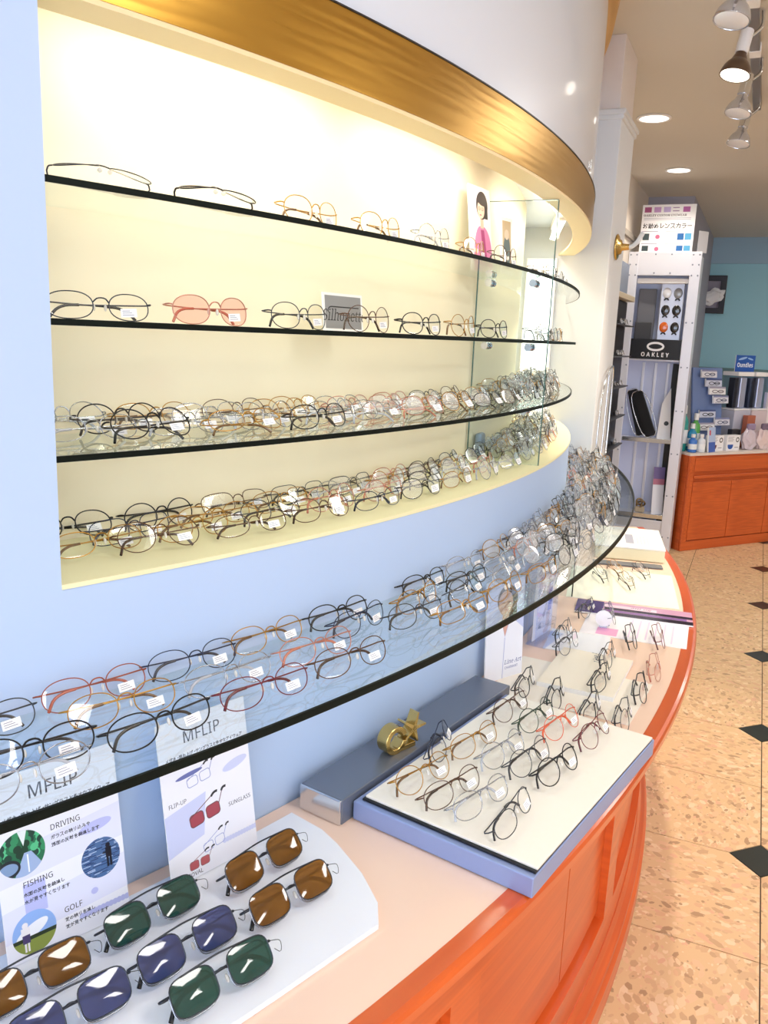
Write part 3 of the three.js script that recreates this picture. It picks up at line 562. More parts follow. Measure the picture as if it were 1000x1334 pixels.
const ink = '#1d1f2c';
function leafletA(g, w, h) {
  g.fillStyle = '#eceffc'; g.fillRect(0, 0, w, h);
  g.fillStyle = '#dfe3fa'; for (const y of [0.36, 0.66]) { g.beginPath(); g.moveTo(0, h * (y + 0.05)); g.lineTo(w, h * (y - 0.02)); g.lineTo(w, h * (y + 0.18)); g.lineTo(0, h * (y + 0.22)); g.fill(); }
  g.fillStyle = '#b9bff0'; g.fillRect(w * 0.17, h * 0.6, w * 0.17, h * 0.17); g.beginPath(); g.ellipse(w * 0.78, h * 0.43, w * 0.14, h * 0.03, -0.1, 0, 7); g.fill(); g.beginPath(); g.ellipse(w * 0.72, h * 0.79, w * 0.03, h * 0.018, 0, 0, 7); g.fill();
  for (let i = 0; i < 12; i++) { g.beginPath(); g.arc(w * (0.6 + i * 0.035), h * 0.9, w * 0.025, 0, 7); g.fill(); }
  g.fillStyle = ink; g.font = `${Math.round(h * 0.1)}px sans-serif`; g.textAlign = 'center'; g.fillText('MFLIP', w * 0.48, h * 0.155);
  kana(g, 'メガネ・跳ね上げ・サングラスと多才なアイウェア', w * 0.07, h * 0.24, w * 0.039, 0.13);
  g.textAlign = 'left'; g.font = `${Math.round(h * 0.042)}px sans-serif`;
  g.fillText('DRIVING', w * 0.42, h * 0.365); kana(g, 'ガラスの映り込みや', w * 0.42, h * 0.415, w * 0.036); kana(g, '路面の反射を軽減します', w * 0.42, h * 0.455, w * 0.036);
  g.fillText('FISHING', w * 0.17, h * 0.615); kana(g, '水面の反射を軽減し', w * 0.17, h * 0.665, w * 0.036); kana(g, '水が見やすくなります', w * 0.17, h * 0.705, w * 0.036);
  g.fillText('GOLF', w * 0.46, h * 0.84); kana(g, '芝の映りを減し', w * 0.46, h * 0.89, w * 0.036); kana(g, '芝が見やすくなります', w * 0.46, h * 0.93, w * 0.036);
  const disc = (x, y, r, f) => { g.save(); g.beginPath(); g.arc(x, y, r, 0, 7); g.clip(); g.translate(x, y); f(r); g.restore(); };
  disc(w * 0.19, h * 0.43, w * 0.18, (r) => {       // road through trees
    g.fillStyle = '#1f6b4a'; g.fillRect(-r, -r, 2 * r, 2 * r); for (let i = 0; i < 46; i++) { g.fillStyle = ['#0e3b2e', '#2f8f62', '#54c08a', '#123f36'][i % 4]; g.beginPath(); g.arc(Math.sin(i * 5.1) * r, -r * 0.9 + (i % 9) * r * 0.13, r * 0.17, 0, 7); g.fill(); }
    g.fillStyle = '#e6f0f4'; g.beginPath(); g.moveTo(-r * 0.1, -r); g.lineTo(r * 0.3, -r); g.lineTo(r * 0.1, -r * 0.3); g.fill();
    g.fillStyle = '#9db4dc'; g.beginPath(); g.moveTo(r * 0.1, 0); g.lineTo(r * 0.4, 0); g.lineTo(r, r); g.lineTo(-r * 0.4, r); g.fill();
    g.fillStyle = '#f2f6ff'; g.fillRect(r * 0.2, r * 0.1, r * 0.06, r * 0.8); g.fillStyle = '#17222e'; g.beginPath(); g.ellipse(-r * 0.6, r * 0.5, r * 0.5, r * 0.4, 0, 0, 7); g.fill(); g.fillStyle = '#7f9cc4'; g.beginPath(); g.ellipse(-r * 0.6, r * 0.5, r * 0.4, r * 0.26, 0, 0, 7); g.fill();
  });
  disc(w * 0.80, h * 0.62, w * 0.165, (r) => {        // angler in bright water
    g.fillStyle = '#4a6c9c'; g.fillRect(-r, -r, 2 * r, 2 * r); for (let i = 0; i < 90; i++) { g.fillStyle = i % 3 ? '#1d2d5c' : '#c6d8f4'; g.fillRect(Math.sin(i * 3.7) * r, -r + i / 90 * 2 * r, r * 0.4, r * 0.035); }
    g.fillStyle = '#0b1022'; g.beginPath(); g.arc(r * 0.4, -r * 0.5, r * 0.12, 0, 7); g.fill(); g.fillRect(r * 0.26, -r * 0.4, r * 0.3, r * 0.5); g.fillRect(r * 0.28, 0, r * 0.11, r * 0.6); g.fillRect(r * 0.44, 0, r * 0.11, r * 0.6); g.fillRect(r * 0.1, -r * 0.2, r * 0.25, r * 0.08);
  });
  disc(w * 0.22, h * 0.865, w * 0.17, (r) => {       // golfer on the green
    g.fillStyle = '#8fb4f0'; g.fillRect(-r, -r, 2 * r, r * 1.2); g.fillStyle = '#f2f6ff'; g.beginPath(); g.ellipse(-r * 0.1, -r * 0.1, r * 0.8, r * 0.3, -0.4, 0, 7); g.fill(); g.fillStyle = '#27361e'; g.fillRect(-r, r * 0.12, 2 * r, r * 0.22); g.fillStyle = '#8a9a45'; g.fillRect(-r, r * 0.3, 2 * r, r);
    g.fillStyle = '#f0eef4'; g.beginPath(); g.arc(-r * 0.4, -r * 0.45, r * 0.14, 0, 7); g.fill(); g.fillRect(-r * 0.6, -r * 0.35, r * 0.4, r * 0.4); g.fillStyle = '#4a3f70'; g.fillRect(-r * 0.56, 0, r * 0.34, r * 0.4); g.fillStyle = '#f0eef4'; g.fillRect(-r * 0.5, r * 0.4, r * 0.09, r * 0.4); g.fillRect(-r * 0.36, r * 0.4, r * 0.09, r * 0.4);
  });
}
function spec(g, x, y, s, tint, rim, rot = -0.12) {    // printed glasses
  g.save(); g.translate(x, y); g.rotate(rot); g.lineWidth = s * 0.05; g.strokeStyle = rim;
  for (const k of [-1, 1]) { g.beginPath(); g.roundRect(k * s * 0.55 - s * 0.45, -s * 0.35, s * 0.9, s * 0.72, s * 0.2); if (tint) { g.fillStyle = tint; g.fill(); } g.stroke(); g.beginPath(); g.moveTo(k * s, -s * 0.2); g.lineTo(k * s * 0.3 + s * 1.1, -s * 0.9); g.stroke(); }
  g.lineWidth = s * 0.14; g.strokeStyle = '#20242e'; for (const k of [-1, 1]) { g.beginPath(); g.moveTo(k * s * 0.36 + s * 0.95, -s * 0.78); g.quadraticCurveTo(k * s * 0.3 + s * 1.1, -s, k * s * 0.3 + s * 1.35, -s * 0.92); g.stroke(); }
  g.restore();
}
function leafletB(g, w, h) {
  g.fillStyle = '#eff1fc'; g.fillRect(0, 0, w, h);
  g.fillStyle = '#cdd4f6'; g.beginPath(); g.moveTo(0, h * 0.56); g.lineTo(w * 0.46, h * 0.5); g.lineTo(w * 0.4, h * 0.76); g.lineTo(0, h * 0.82); g.fill(); g.beginPath(); g.ellipse(w * 0.82, h * 0.4, w * 0.15, h * 0.03, -0.2, 0, 7); g.fill();
  for (let i = 0; i < 12; i++) { g.beginPath(); g.arc(w * (0.62 + i * 0.034), h * 0.86, w * 0.025, 0, 7); g.fill(); }
  g.fillStyle = ink; g.font = `${Math.round(h * 0.1)}px sans-serif`; g.textAlign = 'center'; g.fillText('MFLIP', w * 0.48, h * 0.155);
  kana(g, 'メガネ・跳ね上げ・サングラスと多才なアイウェア', w * 0.07, h * 0.24, w * 0.039, 0.13);
  g.font = `${Math.round(h * 0.036)}px sans-serif`; g.textAlign = 'left'; g.fillText('FLIP-UP', w * 0.05, h * 0.52); g.textAlign = 'right'; g.fillText('SUNGLASS', w * 0.97, h * 0.66); g.textAlign = 'left'; g.fillText('REMOVAL', w * 0.1, h * 0.985);
  spec(g, w * 0.4, h * 0.4, w * 0.13, null, '#8f9ad0'); g.fillStyle = '#6a74b4'; g.beginPath(); g.ellipse(w * 0.3, h * 0.355, w * 0.15, h * 0.014, -0.1, 0, 7); g.fill();
  spec(g, w * 0.43, h * 0.64, w * 0.17, '#a84a58', '#6a4550'); spec(g, w * 0.5, h * 0.84, w * 0.12, null, '#9aa4d8'); spec(g, w * 0.32, h * 0.92, w * 0.11, '#b85a60', '#8a6068', 0);
}
function leaningCard(name, label, cat, pos, turn, w, h, lean, tex, thick = 0.0016, group) {
  const o = thing(name, label, cat, pos, turn, group);
  const q = mesh('printed_sheet', new THREE.BoxGeometry(w, h, thick).translate(0, h / 2, 0), [paper, paper, paper, paper, print(tex, 0.4), paper], o);
  q.rotation.x = -lean; q.position.y = Math.sin(lean) * thick / 2;
  return o;
}
leaningCard('leaflet', 'white and lavender leaflet with round driving, fishing and golf pictures leaning on the wall', 'leaflet', pol(44.48, 3.662, TB + 0.0018), 44.5 * D2R, 0.150, 0.222, 0.16, canvasTex(640, 948, leafletA));
leaningCard('leaflet', 'white and lavender leaflet printed with frames with pink lenses leaning on the wall', 'leaflet', pol(47.72, 3.662, TB + 0.0018), 47.7 * D2R, 0.143, 0.222, 0.16, canvasTex(640, 994, leafletB));
// ------------------------------------------------------------------ rest of the counter
const CT0 = 0.7149;
function flatSheet(name, label, cat, a, R, w, d, th, mtop, turn = 0, h = CT0) {
  const o = mesh(name, new THREE.BoxGeometry(w, th, d), Array.isArray(mtop) ? mtop : [paper, paper, mtop, paper, paper, paper], null, pol(a, R, h + th / 2).toArray(), [0, a * D2R + turn, 0]);
  return flag(o, label, cat);
}
const script = (g, t, x, y, s, c) => { g.fillStyle = c; g.font = `italic ${s}px serif`; g.fillText(t, x, y); };
flatSheet('paper_sheet', 'large cream sheet on the counter under the dark glasses', 'sheet', 61.95, 3.79, 0.235, 0.30, 0.0012, mat(0xfbf3e6, 0.6));
flatSheet('presentation_board', 'cream board with script lettering under the dark glasses', 'board', 63.3, 3.80, 0.24, 0.165, 0.010, print(canvasTex(480, 330, (g, w, h) => { g.fillStyle = '#fbf2e0'; g.fillRect(0, 0, w, h); g.save(); g.translate(w * 0.76, h * 0.62); g.rotate(-0.3); script(g, 'Line Art', 0, 0, 44, '#54606e'); g.font = '20px sans-serif'; g.fillText('CHARMANT', 4, 28); g.restore(); }), 0.6), 0.02, CT0 + 0.0013);
flatSheet('paper_sheet', 'plain white sheet under the acrylic stand and the round disc', 'sheet', 66.3, 3.735, 0.155, 0.15, 0.0012, mat(0xf4f5fb, 0.5), 0.08, CT0 + 0.0001);
flatSheet('paper_sheet', 'white and pink leaflet sheet below the dark purple leaflet', 'sheet', 69.0, 3.855, 0.19, 0.265, 0.0012, print(canvasTex(256, 256, (g, w, h) => { g.fillStyle = '#f8f2f8'; g.fillRect(0, 0, w, h); g.fillStyle = '#f0a8d0'; g.fillRect(w * 0.05, h * 0.15, w * 0.3, h * 0.2); g.fillStyle = '#e6d4ee'; for (let i = 0; i < 6; i++) g.fillRect(w * 0.1, h * (0.45 + i * 0.08), w * 0.8, 4); }), 0.5), 0.0);
flatSheet('leaflet', 'glossy dark purple and pink leaflet lying across the counter', 'leaflet', 71.05, 3.840, 0.118, 0.315, 0.004, print(canvasTex(256, 640, (g, w, h) => {
  g.fillStyle = '#d8a8c8'; g.fillRect(0, 0, w, h); g.fillStyle = '#2c2238'; g.fillRect(0, 0, w * 0.25, h); g.fillRect(w * 0.42, h * 0.25, w * 0.18, h * 0.75); g.fillStyle = '#8f6aa8'; g.fillRect(w * 0.26, h * 0.1, w * 0.15, h * 0.85); g.fillStyle = '#f6dcec'; g.fillRect(w * 0.62, h * 0.2, w * 0.2, h * 0.5); g.fillStyle = '#4a3a78'; g.fillRect(0, 0, w, h * 0.24); g.save(); g.translate(w * 0.78, h * 0.66); g.rotate(-1.5); script(g, 'So me', 0, 0, 40, '#8a4a78'); g.restore();
}), 0.15), 0.03, CT0 + 0.0014);
flatSheet('paper_sheet', 'wide pale yellow sheet under the small far glasses', 'sheet', 75.1, 3.80, 0.37, 0.32, 0.0012, mat(0xfbf8e4, 0.6), 0.0, CT0 + 0.00005);
{
  const b = thing('catalogue_box', 'flat pale yellow box with grey print at the pillar end of the counter', 'box', pol(82.6, 3.855, CT0), 82.6 * D2R - 0.1);
  mesh('body', rbox(0.33, 0.042, 0.235, 0.004, 0, 0.0215, 0), mat(0xf2ecc8, 0.6), b);
  mesh('printed_lid', new THREE.BoxGeometry(0.33, 0.004, 0.238).translate(0, 0.0448, 0), [paper, paper, print(canvasTex(256, 200, (g, w, h) => { g.fillStyle = '#fbfaf4'; g.fillRect(0, 0, w, h); g.fillStyle = '#a8aabc'; g.fillRect(w * 0.2, h * 0.45, w * 0.45, h * 0.12); g.fillStyle = '#c8cad4'; for (let i = 0; i < 4; i++) g.fillRect(w * 0.2, h * (0.62 + i * 0.05), w * 0.4, 3); }), 0.6), paper, paper, paper], b);
  const s = thing('slate_strip', 'dark grey strip lying in front of the pale yellow box', 'strip', pol(79.15, 3.83, CT0), 79.1 * D2R);
  mesh('strip_plate', rbox(0.05, 0.004, 0.23, 0.001, 0, 0.0034, 0), mat(0x6c6e74, 0.5), s);
}
// portrait card in a fold
leaningCard('portrait_card', 'lavender card with a photograph of a person in a white shirt beside the grey bar', 'card', pol(61.4, 3.645, CT0), 61.4 * D2R - 0.42, 0.115, 0.225, 0.05, canvasTex(320, 640, (g, w, h) => {
  g.fillStyle = '#c8d2f6'; g.fillRect(0, 0, w, h); g.fillStyle = '#2e2a2c'; g.beginPath(); g.ellipse(w * 0.55, h * 0.2, w * 0.27, h * 0.15, 0, 0, 7); g.fill(); g.fillRect(w * 0.58, h * 0.2, w * 0.22, h * 0.24);
  g.fillStyle = '#c8a494'; g.beginPath(); g.ellipse(w * 0.5, h * 0.23, w * 0.19, h * 0.125, 0, 0, 7); g.fill(); g.fillRect(w * 0.42, h * 0.3, w * 0.17, h * 0.13);
  g.fillStyle = '#3a2a2c'; g.fillRect(w * 0.4, h * 0.22, w * 0.08, 5); g.fillRect(w * 0.54, h * 0.22, w * 0.08, 5); g.fillStyle = '#a05a5c'; g.fillRect(w * 0.46, h * 0.295, w * 0.1, 5);
  g.fillStyle = '#f0f3ff'; g.beginPath(); g.moveTo(0, h); g.lineTo(0, h * 0.5); g.lineTo(w * 0.38, h * 0.38); g.lineTo(w * 0.5, h * 0.58); g.lineTo(w * 0.66, h * 0.38); g.lineTo(w, h * 0.52); g.lineTo(w, h); g.fill();
  g.fillStyle = '#d8a89c'; g.beginPath(); g.moveTo(w * 0.4, h * 0.4); g.lineTo(w * 0.5, h * 0.57); g.lineTo(w * 0.62, h * 0.4); g.fill(); g.strokeStyle = '#9aa6d8'; g.lineWidth = 4; g.beginPath(); g.moveTo(w * 0.5, h * 0.58); g.lineTo(w * 0.46, h); g.stroke();
  script(g, 'Line Art', w * 0.5, h * 0.86, 38, '#5a64a0'); g.font = '22px sans-serif'; g.fillText('CHARMANT', w * 0.52, h * 0.91);
}), 0.003);
{
  const s = thing('acrylic_stand', 'clear acrylic sign stand with a pale picture behind the dark round glasses', 'stand', pol(66.0, 3.645, CT0 + 0.0015), 66.0 * D2R - 0.15);
  mesh('front_pane', box(0.13, 0.205, 0.003, 0, 0.1025, 0.012), acrylic, s);
  mesh('back_pane', box(0.13, 0.205, 0.003, 0, 0.1025, -0.008), acrylic, s);
  mesh('foot', box(0.13, 0.003, 0.05, 0, 0.0015, 0.012), acrylic, s);
  mesh('insert', new THREE.BoxGeometry(0.122, 0.19, 0.001).translate(0, 0.104, 0.002), [paper, paper, paper, paper, print(canvasTex(256, 400, (g, w, h) => { g.fillStyle = '#dfe2f4'; g.fillRect(0, 0, w, h); for (let i = 0; i < 26; i++) { g.fillStyle = ['#b4b8cc', '#c8b8c8', '#9aa2c0', '#e8e4ee'][i % 4]; g.beginPath(); g.ellipse(w * (0.2 + 0.6 * Math.abs(Math.sin(i * 2.3))), h * (0.1 + 0.034 * i), 36, 16, i, 0, 7); g.fill(); } g.fillStyle = '#5a78d0'; g.fillRect(w * 0.72, h * 0.3, w * 0.2, h * 0.4); }), 0.5), paper], s);
  const d = thing('round_disc', 'round white card disc standing in front of the purple leaflet', 'disc', pol(68.55, 3.775, CT0 + 0.0021), -12 * D2R);
  mesh('disc_face', cyl(0.0215, 0.0215, 0.003, 40).rotateX(Math.PI / 2 - 0.12).translate(0, 0.0245, 0), white, d);
  mesh('disc_foot', rbox(0.02, 0.004, 0.03, 0.0015, 0, 0.002, -0.006), acrylic, d);
}
[
  ['black', 'oval', 60.85, 3.725, 0.45, 0.7165, 'black oval glasses beside the portrait card'], ['black', 'oval', 60.55, 3.80, 0.5, 0.7165, 'black oval glasses at the board corner by the tray'],
  ['black', 'rounded_square', 62.35, 3.862, 0.35, 0.7265, 'thick black glasses at the long edge of the cream board'], ['black', 'rounded_square', 60.2, 3.88, 0.4, 0.7162, 'black square glasses between the tray and the cream board'],
  ['gunmetal', 'round', 64.4, 3.846, 0.35, 0.7265, 'thin dark glasses beside the script lettering of the board'], ['gunmetal', 'round', 64.75, 3.745, 0.2, 0.7265, 'dark grey glasses on the board behind the black pairs'],
  ['gunmetal', 'round', 66.5, 3.712, 0.3, 0.7163, 'dark grey round glasses in front of the acrylic stand'], ['black', 'round', 67.2, 3.872, 0.5, 0.7163, 'black round glasses on the pink leaflet sheet'],
  ['burgundy', 'round', 67.75, 3.935, 0.5, 0.7163, 'burgundy round glasses on the pink leaflet sheet'], ['rose', 'oval', 64.6, 3.951, 0.45, CT0, 'pinkish glasses near the wooden rim beside the cream board'],
  ['black', 'round', 62.55, 3.945, 0.45, CT0, 'black round glasses near the wooden rim'], ['gunmetal', 'round', 60.3, 3.945, 0.45, CT0, 'dark grey round glasses near the wooden rim by the tray'],
  ['gunmetal', 'oval', 69.9, 3.735, 0.2, 0.7163, 'dark wire glasses by the purple end of the leaflet'], ['silver', 'round', 69.6, 3.80, 0.5, 0.7163, 'silver glasses beside the round white disc'],
  ['gunmetal', 'narrow_oval', 75.9, 3.752, 0.6, 0.7163, 'dark glasses on the yellow sheet nearest the wall'], ['gold', 'narrow_oval', 77.3, 3.80, 0.6, 0.7163, 'gold glasses on the yellow sheet by the grey strip'],
  ['brown', 'narrow_oval', 75.2, 3.832, 0.6, 0.7163, 'brown glasses in the middle of the yellow sheet'], ['gunmetal', 'narrow_oval', 77.35, 3.882, 0.6, 0.7163, 'dark glasses on the yellow sheet nearest the wooden rim'],
].forEach(([c, s, a, R, yaw, h, label]) => pair(c, s, a, R, h, '', 'glasses on the counter', { near: true, tilt: 0.3, yaw: yaw - 0.32, label }));

// ------------------------------------------------------------------ cards standing in the niche
leaningCard('photo_card', 'tall pink photo card of a dark haired person on the top shelf', 'card', pol(64.9, 3.452, SH[0]), 62 * D2R - 0.1, 0.105, 0.19, 0.12, canvasTex(300, 560, (g, w, h) => {
  g.fillStyle = '#f0e4ec'; g.fillRect(0, 0, w, h); g.fillStyle = '#f8f2f0'; g.fillRect(0, 0, w * 0.3, h);
  g.fillStyle = '#d07aa6'; g.beginPath(); g.moveTo(w * 0.12, h); g.quadraticCurveTo(w * 0.16, h * 0.52, w * 0.46, h * 0.46); g.lineTo(w * 0.68, h * 0.46); g.quadraticCurveTo(w * 0.98, h * 0.52, w, h * 0.8); g.lineTo(w, h); g.fill();
  g.fillStyle = '#a03a70'; g.beginPath(); g.moveTo(w * 0.5, h * 0.5); g.lineTo(w * 0.62, h); g.lineTo(w * 0.8, h); g.lineTo(w * 0.66, h * 0.5); g.fill();
  g.fillStyle = '#e2b8a2'; g.fillRect(w * 0.5, h * 0.34, w * 0.15, h * 0.14); g.fillStyle = '#241e26'; g.beginPath(); g.ellipse(w * 0.6, h * 0.21, w * 0.27, h * 0.165, 0.15, 0, 7); g.fill(); g.fillRect(w * 0.72, h * 0.2, w * 0.14, h * 0.16);
  g.fillStyle = '#eac6b2'; g.beginPath(); g.ellipse(w * 0.55, h * 0.26, w * 0.165, h * 0.108, 0.1, 0, 7); g.fill();
  g.fillStyle = '#241e26'; g.beginPath(); g.ellipse(w * 0.58, h * 0.165, w * 0.2, h * 0.045, 0.2, 0, 7); g.fill(); g.strokeStyle = '#3a2c34'; g.lineWidth = 3; for (const x of [0.48, 0.62]) { g.beginPath(); g.ellipse(w * x, h * 0.252, 15, 10, 0, 0, 7); g.stroke(); g.fillRect(w * x - 5, h * 0.252 - 2, 10, 4); }
  g.fillStyle = '#b8607a'; g.beginPath(); g.ellipse(w * 0.53, h * 0.325, 14, 5, 0, 0, 7); g.fill();
}), 0.003);
leaningCard('photo_card', 'small photo card in a white mount just before the glass divider', 'card', pol(66.0, 3.492, SH[0]), 50 * D2R, 0.052, 0.13, 0.1, canvasTex(160, 400, (g, w, h) => {
  g.fillStyle = '#fbfaf6'; g.fillRect(0, 0, w, h); g.fillStyle = '#c8b08a'; g.fillRect(w * 0.15, h * 0.06, w * 0.7, h * 0.86); g.fillStyle = '#5c6a68'; g.beginPath(); g.ellipse(w * 0.5, h * 0.6, w * 0.28, h * 0.3, 0, 0, 7); g.fill(); g.fillStyle = '#e4c8ae'; g.beginPath(); g.ellipse(w * 0.5, h * 0.3, w * 0.18, h * 0.09, 0, 0, 7); g.fill();
}), 0.003);
leaningCard('brand_plate', 'grey plate in a white frame with flowing script on the second shelf', 'sign', pol(54.75, 3.475, SH[1]), 54.75 * D2R, 0.108, 0.064, 0.1, canvasTex(512, 290, (g, w, h) => {
  g.fillStyle = '#f4f4f2'; g.fillRect(0, 0, w, h); g.fillStyle = '#8f9090'; g.fillRect(w * 0.04, h * 0.07, w * 0.92, h * 0.86);
  g.strokeStyle = '#15161a'; g.lineWidth = 9; g.beginPath(); g.moveTo(w * 0.9, h * 0.36); g.lineTo(w * 0.2, h * 0.36); g.quadraticCurveTo(w * 0.1, h * 0.38, w * 0.12, h * 0.5); g.stroke();
  g.fillStyle = '#15161a'; g.font = 'italic 118px serif'; g.textAlign = 'center'; g.fillText('Silhouette', w * 0.51, h * 0.72);
}), 0.003);
{
  const p = thing('grey_case', 'small blue grey upright case at the divider on the niche ledge', 'case', pol(DIV + 1.35, 3.415, 1.148), DIV * D2R);
  mesh('body', rbox(0.045, 0.06, 0.02, 0.009, 0, 0.031, 0), mat(0x8796ad, 0.4), p);
}
{
  const k = thing('wire_hook', 'small bent wire hook on the upper edge of the gold band', 'hook', pol(70.6, 3.616, 1.886), 70.6 * D2R);
  mesh('wire', tube([[-0.006, 0.022, 0], [-0.006, 0.006, 0.002], [0, 0.0, 0.004], [0.008, 0.004, 0.004], [0.009, 0.03, 0.004]], 0.0011, 18, 5), chrome, k);
}
// ------------------------------------------------------------------ silver display tower
{
  const W = 0.475, g = thing('display_tower', 'tall riveted silver metal display tower with a black sign band', 'display', tu(-0.695, 6.137 + 0.095, 0), TH);
  const F = 0.095;                                       // front plane in local z
  const x0 = -W / 2, x1 = W / 2, up = 0.068;
  for (const [x, n] of [[x0 + up / 2, 0], [x1 - up / 2, 1]]) {
    mesh('upright', rbox(up, 2.085, 0.016, 0.003, x, 1.0425, F - 0.008), alu, g);
    mesh('side_panel', rbox(0.012, 2.06, 0.165, 0.003, n ? x1 - 0.006 : x0 + 0.006, 1.03, F - 0.1), alu, g);
    const rv = new THREE.SphereGeometry(0.0058, 10, 6).scale(1, 1, 0.5);
    for (const y of [0.12, 0.42, 0.72, 1.02, 1.32, 1.62, 1.93, 2.0, 2.065]) for (const s of [-1, 1]) mesh('rivet', rv, steel, g, [x + s * 0.02, y, F + 0.0005]);
  }
  mesh('header', rbox(W - 2 * up + 0.004, 0.155, 0.014, 0.003, 0, 2.006, F - 0.009), alu, g);
  { const rv = new THREE.SphereGeometry(0.0058, 10, 6).scale(1, 1, 0.5); for (const x of [-0.06, 0.045]) for (const y of [1.945, 2.068]) mesh('rivet', rv, steel, g, [x, y, F - 0.001]); }
  mesh('back_panel', rbox(W - 0.026, 2.0, 0.01, 0.002, 0, 1.0, -0.082), mat(0xd0daf8, 0.4, { metalness: 0.1 }), g);
  for (const x of [-0.085, 0.0, 0.085]) mesh('rear_strip', rbox(0.018, 1.30, 0.012, 0.002, x, 0.69, -0.072), alu, g);
  mesh('dark_slot', box(0.05, 1.3, 0.004, 0.14, 0.69, -0.074), black, g);
  for (const y of [0.80, 0.255]) mesh('shelf', rbox(W - 2 * up + 0.03, 0.022, 0.14, 0.003, 0, y, -0.005), alu, g);
  for (const y of [0.80, 0.255]) mesh('shelf_lip', rbox(W - 2 * up, 0.03, 0.01, 0.002, 0, y, F - 0.03), chrome, g);
  mesh('kick_panel', rbox(W - 2 * up + 0.01, 0.2, 0.012, 0.002, 0, 0.13, F - 0.02), alu, g);
  mesh('lamp_bar', rbox(W - 2 * up, 0.035, 0.05, 0.006, 0, 1.895, F - 0.05), white, g);
  const sign = canvasTex(600, 220, (c, w, h) => { c.fillStyle = '#16171c'; c.fillRect(0, 0, w, h); c.strokeStyle = '#f4f5fa'; c.lineWidth = 24; c.beginPath(); c.ellipse(w * 0.5, h * 0.36, 92, 40, 0, 0, 7); c.stroke(); c.fillStyle = '#f4f5fa'; c.font = 'bold 66px sans-serif'; c.textAlign = 'center'; c.fillText('O A K L E Y', w * 0.5, h * 0.88); });
  flag(mesh('sign_band', new THREE.BoxGeometry(W - 2 * up, 0.135, 0.014).translate(0, 1.435, F - 0.012), [black, black, black, black, print(sign, 0.35), black], g), 'black band with white oval emblem and lettering');
  mesh('band_shelf', rbox(W - 2 * up + 0.03, 0.012, 0.14, 0.002, 0, 1.36, -0.005), alu, g);
  // what stands in the tower
  const put = (name, label, cat, x, y, z, turn = 0) => thing(name, label, cat, g.localToWorld(V(x, y, z)), TH + turn);
  g.updateMatrixWorld(true);
  const lc = put('lens_card', 'silver lens sample card with six round lenses in the display tower', 'card', 0.07, 1.3665, 0.03, 0.1);
  mesh('plate', rbox(0.155, 0.52, 0.012, 0.006, 0, 0.26, 0), mat(0xc6cad8, 0.35, { metalness: 0.4 }), lc);
  [[-0.036, 0.45, 0xd8dae2], [0.036, 0.45, 0x8a8c92], [-0.036, 0.335, 0x181a1e], [0.036, 0.335, 0x181a1e], [-0.036, 0.22, 0xe06a20], [0.036, 0.22, 0x181a1e]].forEach(([x, y, c]) => {
    const l = mesh('sample_lens', new THREE.SphereGeometry(0.029, 20, 10).scale(1, 1.25, 0.25).translate(x, y, 0.007), phys(c, 0.1, { clearcoat: 1 }), lc);
    mesh('lens_foot', new THREE.TorusGeometry(0.013, 0.005, 6, 14, Math.PI).translate(x, y - 0.05, 0.009), black, l);
  });
  const bx = put('grey_case', 'dark grey upright case in the top bay of the display tower', 'case', -0.1, 1.3665, -0.03, 0.1);
  mesh('body', rbox(0.12, 0.48, 0.05, 0.006, 0, 0.24, 0), mat(0x6e7078, 0.5), bx); mesh('lower_block', rbox(0.11, 0.25, 0.04, 0.005, -0.01, 0.125, 0.047), mat(0x3a3b40, 0.5), bx);
  const fr = put('open_case', 'black folding frame leaning open on the tower shelf', 'case', -0.01, 0.8115, 0.01, -0.1);
  for (const [s, x] of [[0.3, 0.0], [0.4, 0.07]]) { const p = mesh('leaf_panel', rbox(0.075, 0.33, 0.012, 0.008, 0, 0.165, 0), black, fr, [x - 0.03, 0.017, x * 0.3]); p.rotation.z = s; const e = mesh('leaf_rim', tube([[-0.036, 0.004, 0.008], [-0.036, 0.326, 0.008], [0.036, 0.326, 0.008], [0.036, 0.004, 0.008]], 0.003, 24, 6, true), chrome, p); }
  const wc = put('white_card', 'white folded card with a black round mark on the tower shelf', 'card', 0.105, 0.8115, -0.01, 0.2);
  const wp = mesh('card_sheet', (() => { const s = new THREE.Shape(); s.moveTo(-0.045, 0); s.lineTo(0.05, 0); s.lineTo(0.02, 0.36); s.lineTo(-0.03, 0.25); return new THREE.ExtrudeGeometry(s, { depth: 0.003, bevelEnabled: false }); })(), white, wc); mesh('round_mark', cyl(0.016, 0.016, 0.001, 20).rotateX(Math.PI / 2).translate(0.012, 0.11, 0.0036), black, wp);
  const fl = put('flyer', 'purple and white flyer leaning in the bottom bay of the display tower', 'flyer', 0.115, 0.2665, 0.02, 0.4);
  mesh('printed_sheet', new THREE.BoxGeometry(0.08, 0.34, 0.003).rotateX(-0.12).translate(0, 0.172, 0), [paper, paper, paper, paper, print(canvasTex(128, 512, (c, w, h) => { c.fillStyle = '#eef0fa'; c.fillRect(0, 0, w, h); c.fillStyle = '#7a6aa0'; c.fillRect(0, 0, w, h * 0.25); c.fillStyle = '#c07890'; c.fillRect(0, h * 0.25, w, h * 0.12); }), 0.5), paper], fl);
  const kb = put('key_ring', 'small bronze trinket on the bottom shelf of the display tower', 'trinket', 0.0, 0.2665, 0.02);
  mesh('body', new THREE.TorusKnotGeometry(0.022, 0.007, 60, 6, 2, 3).translate(0, 0.068, 0), mat(0x8a7452, 0.4, { metalness: 0.6 }), kb); mesh('pouch', rbox(0.07, 0.045, 0.03, 0.012, 0, 0.0225, 0), mat(0xb8a890, 0.7), kb);
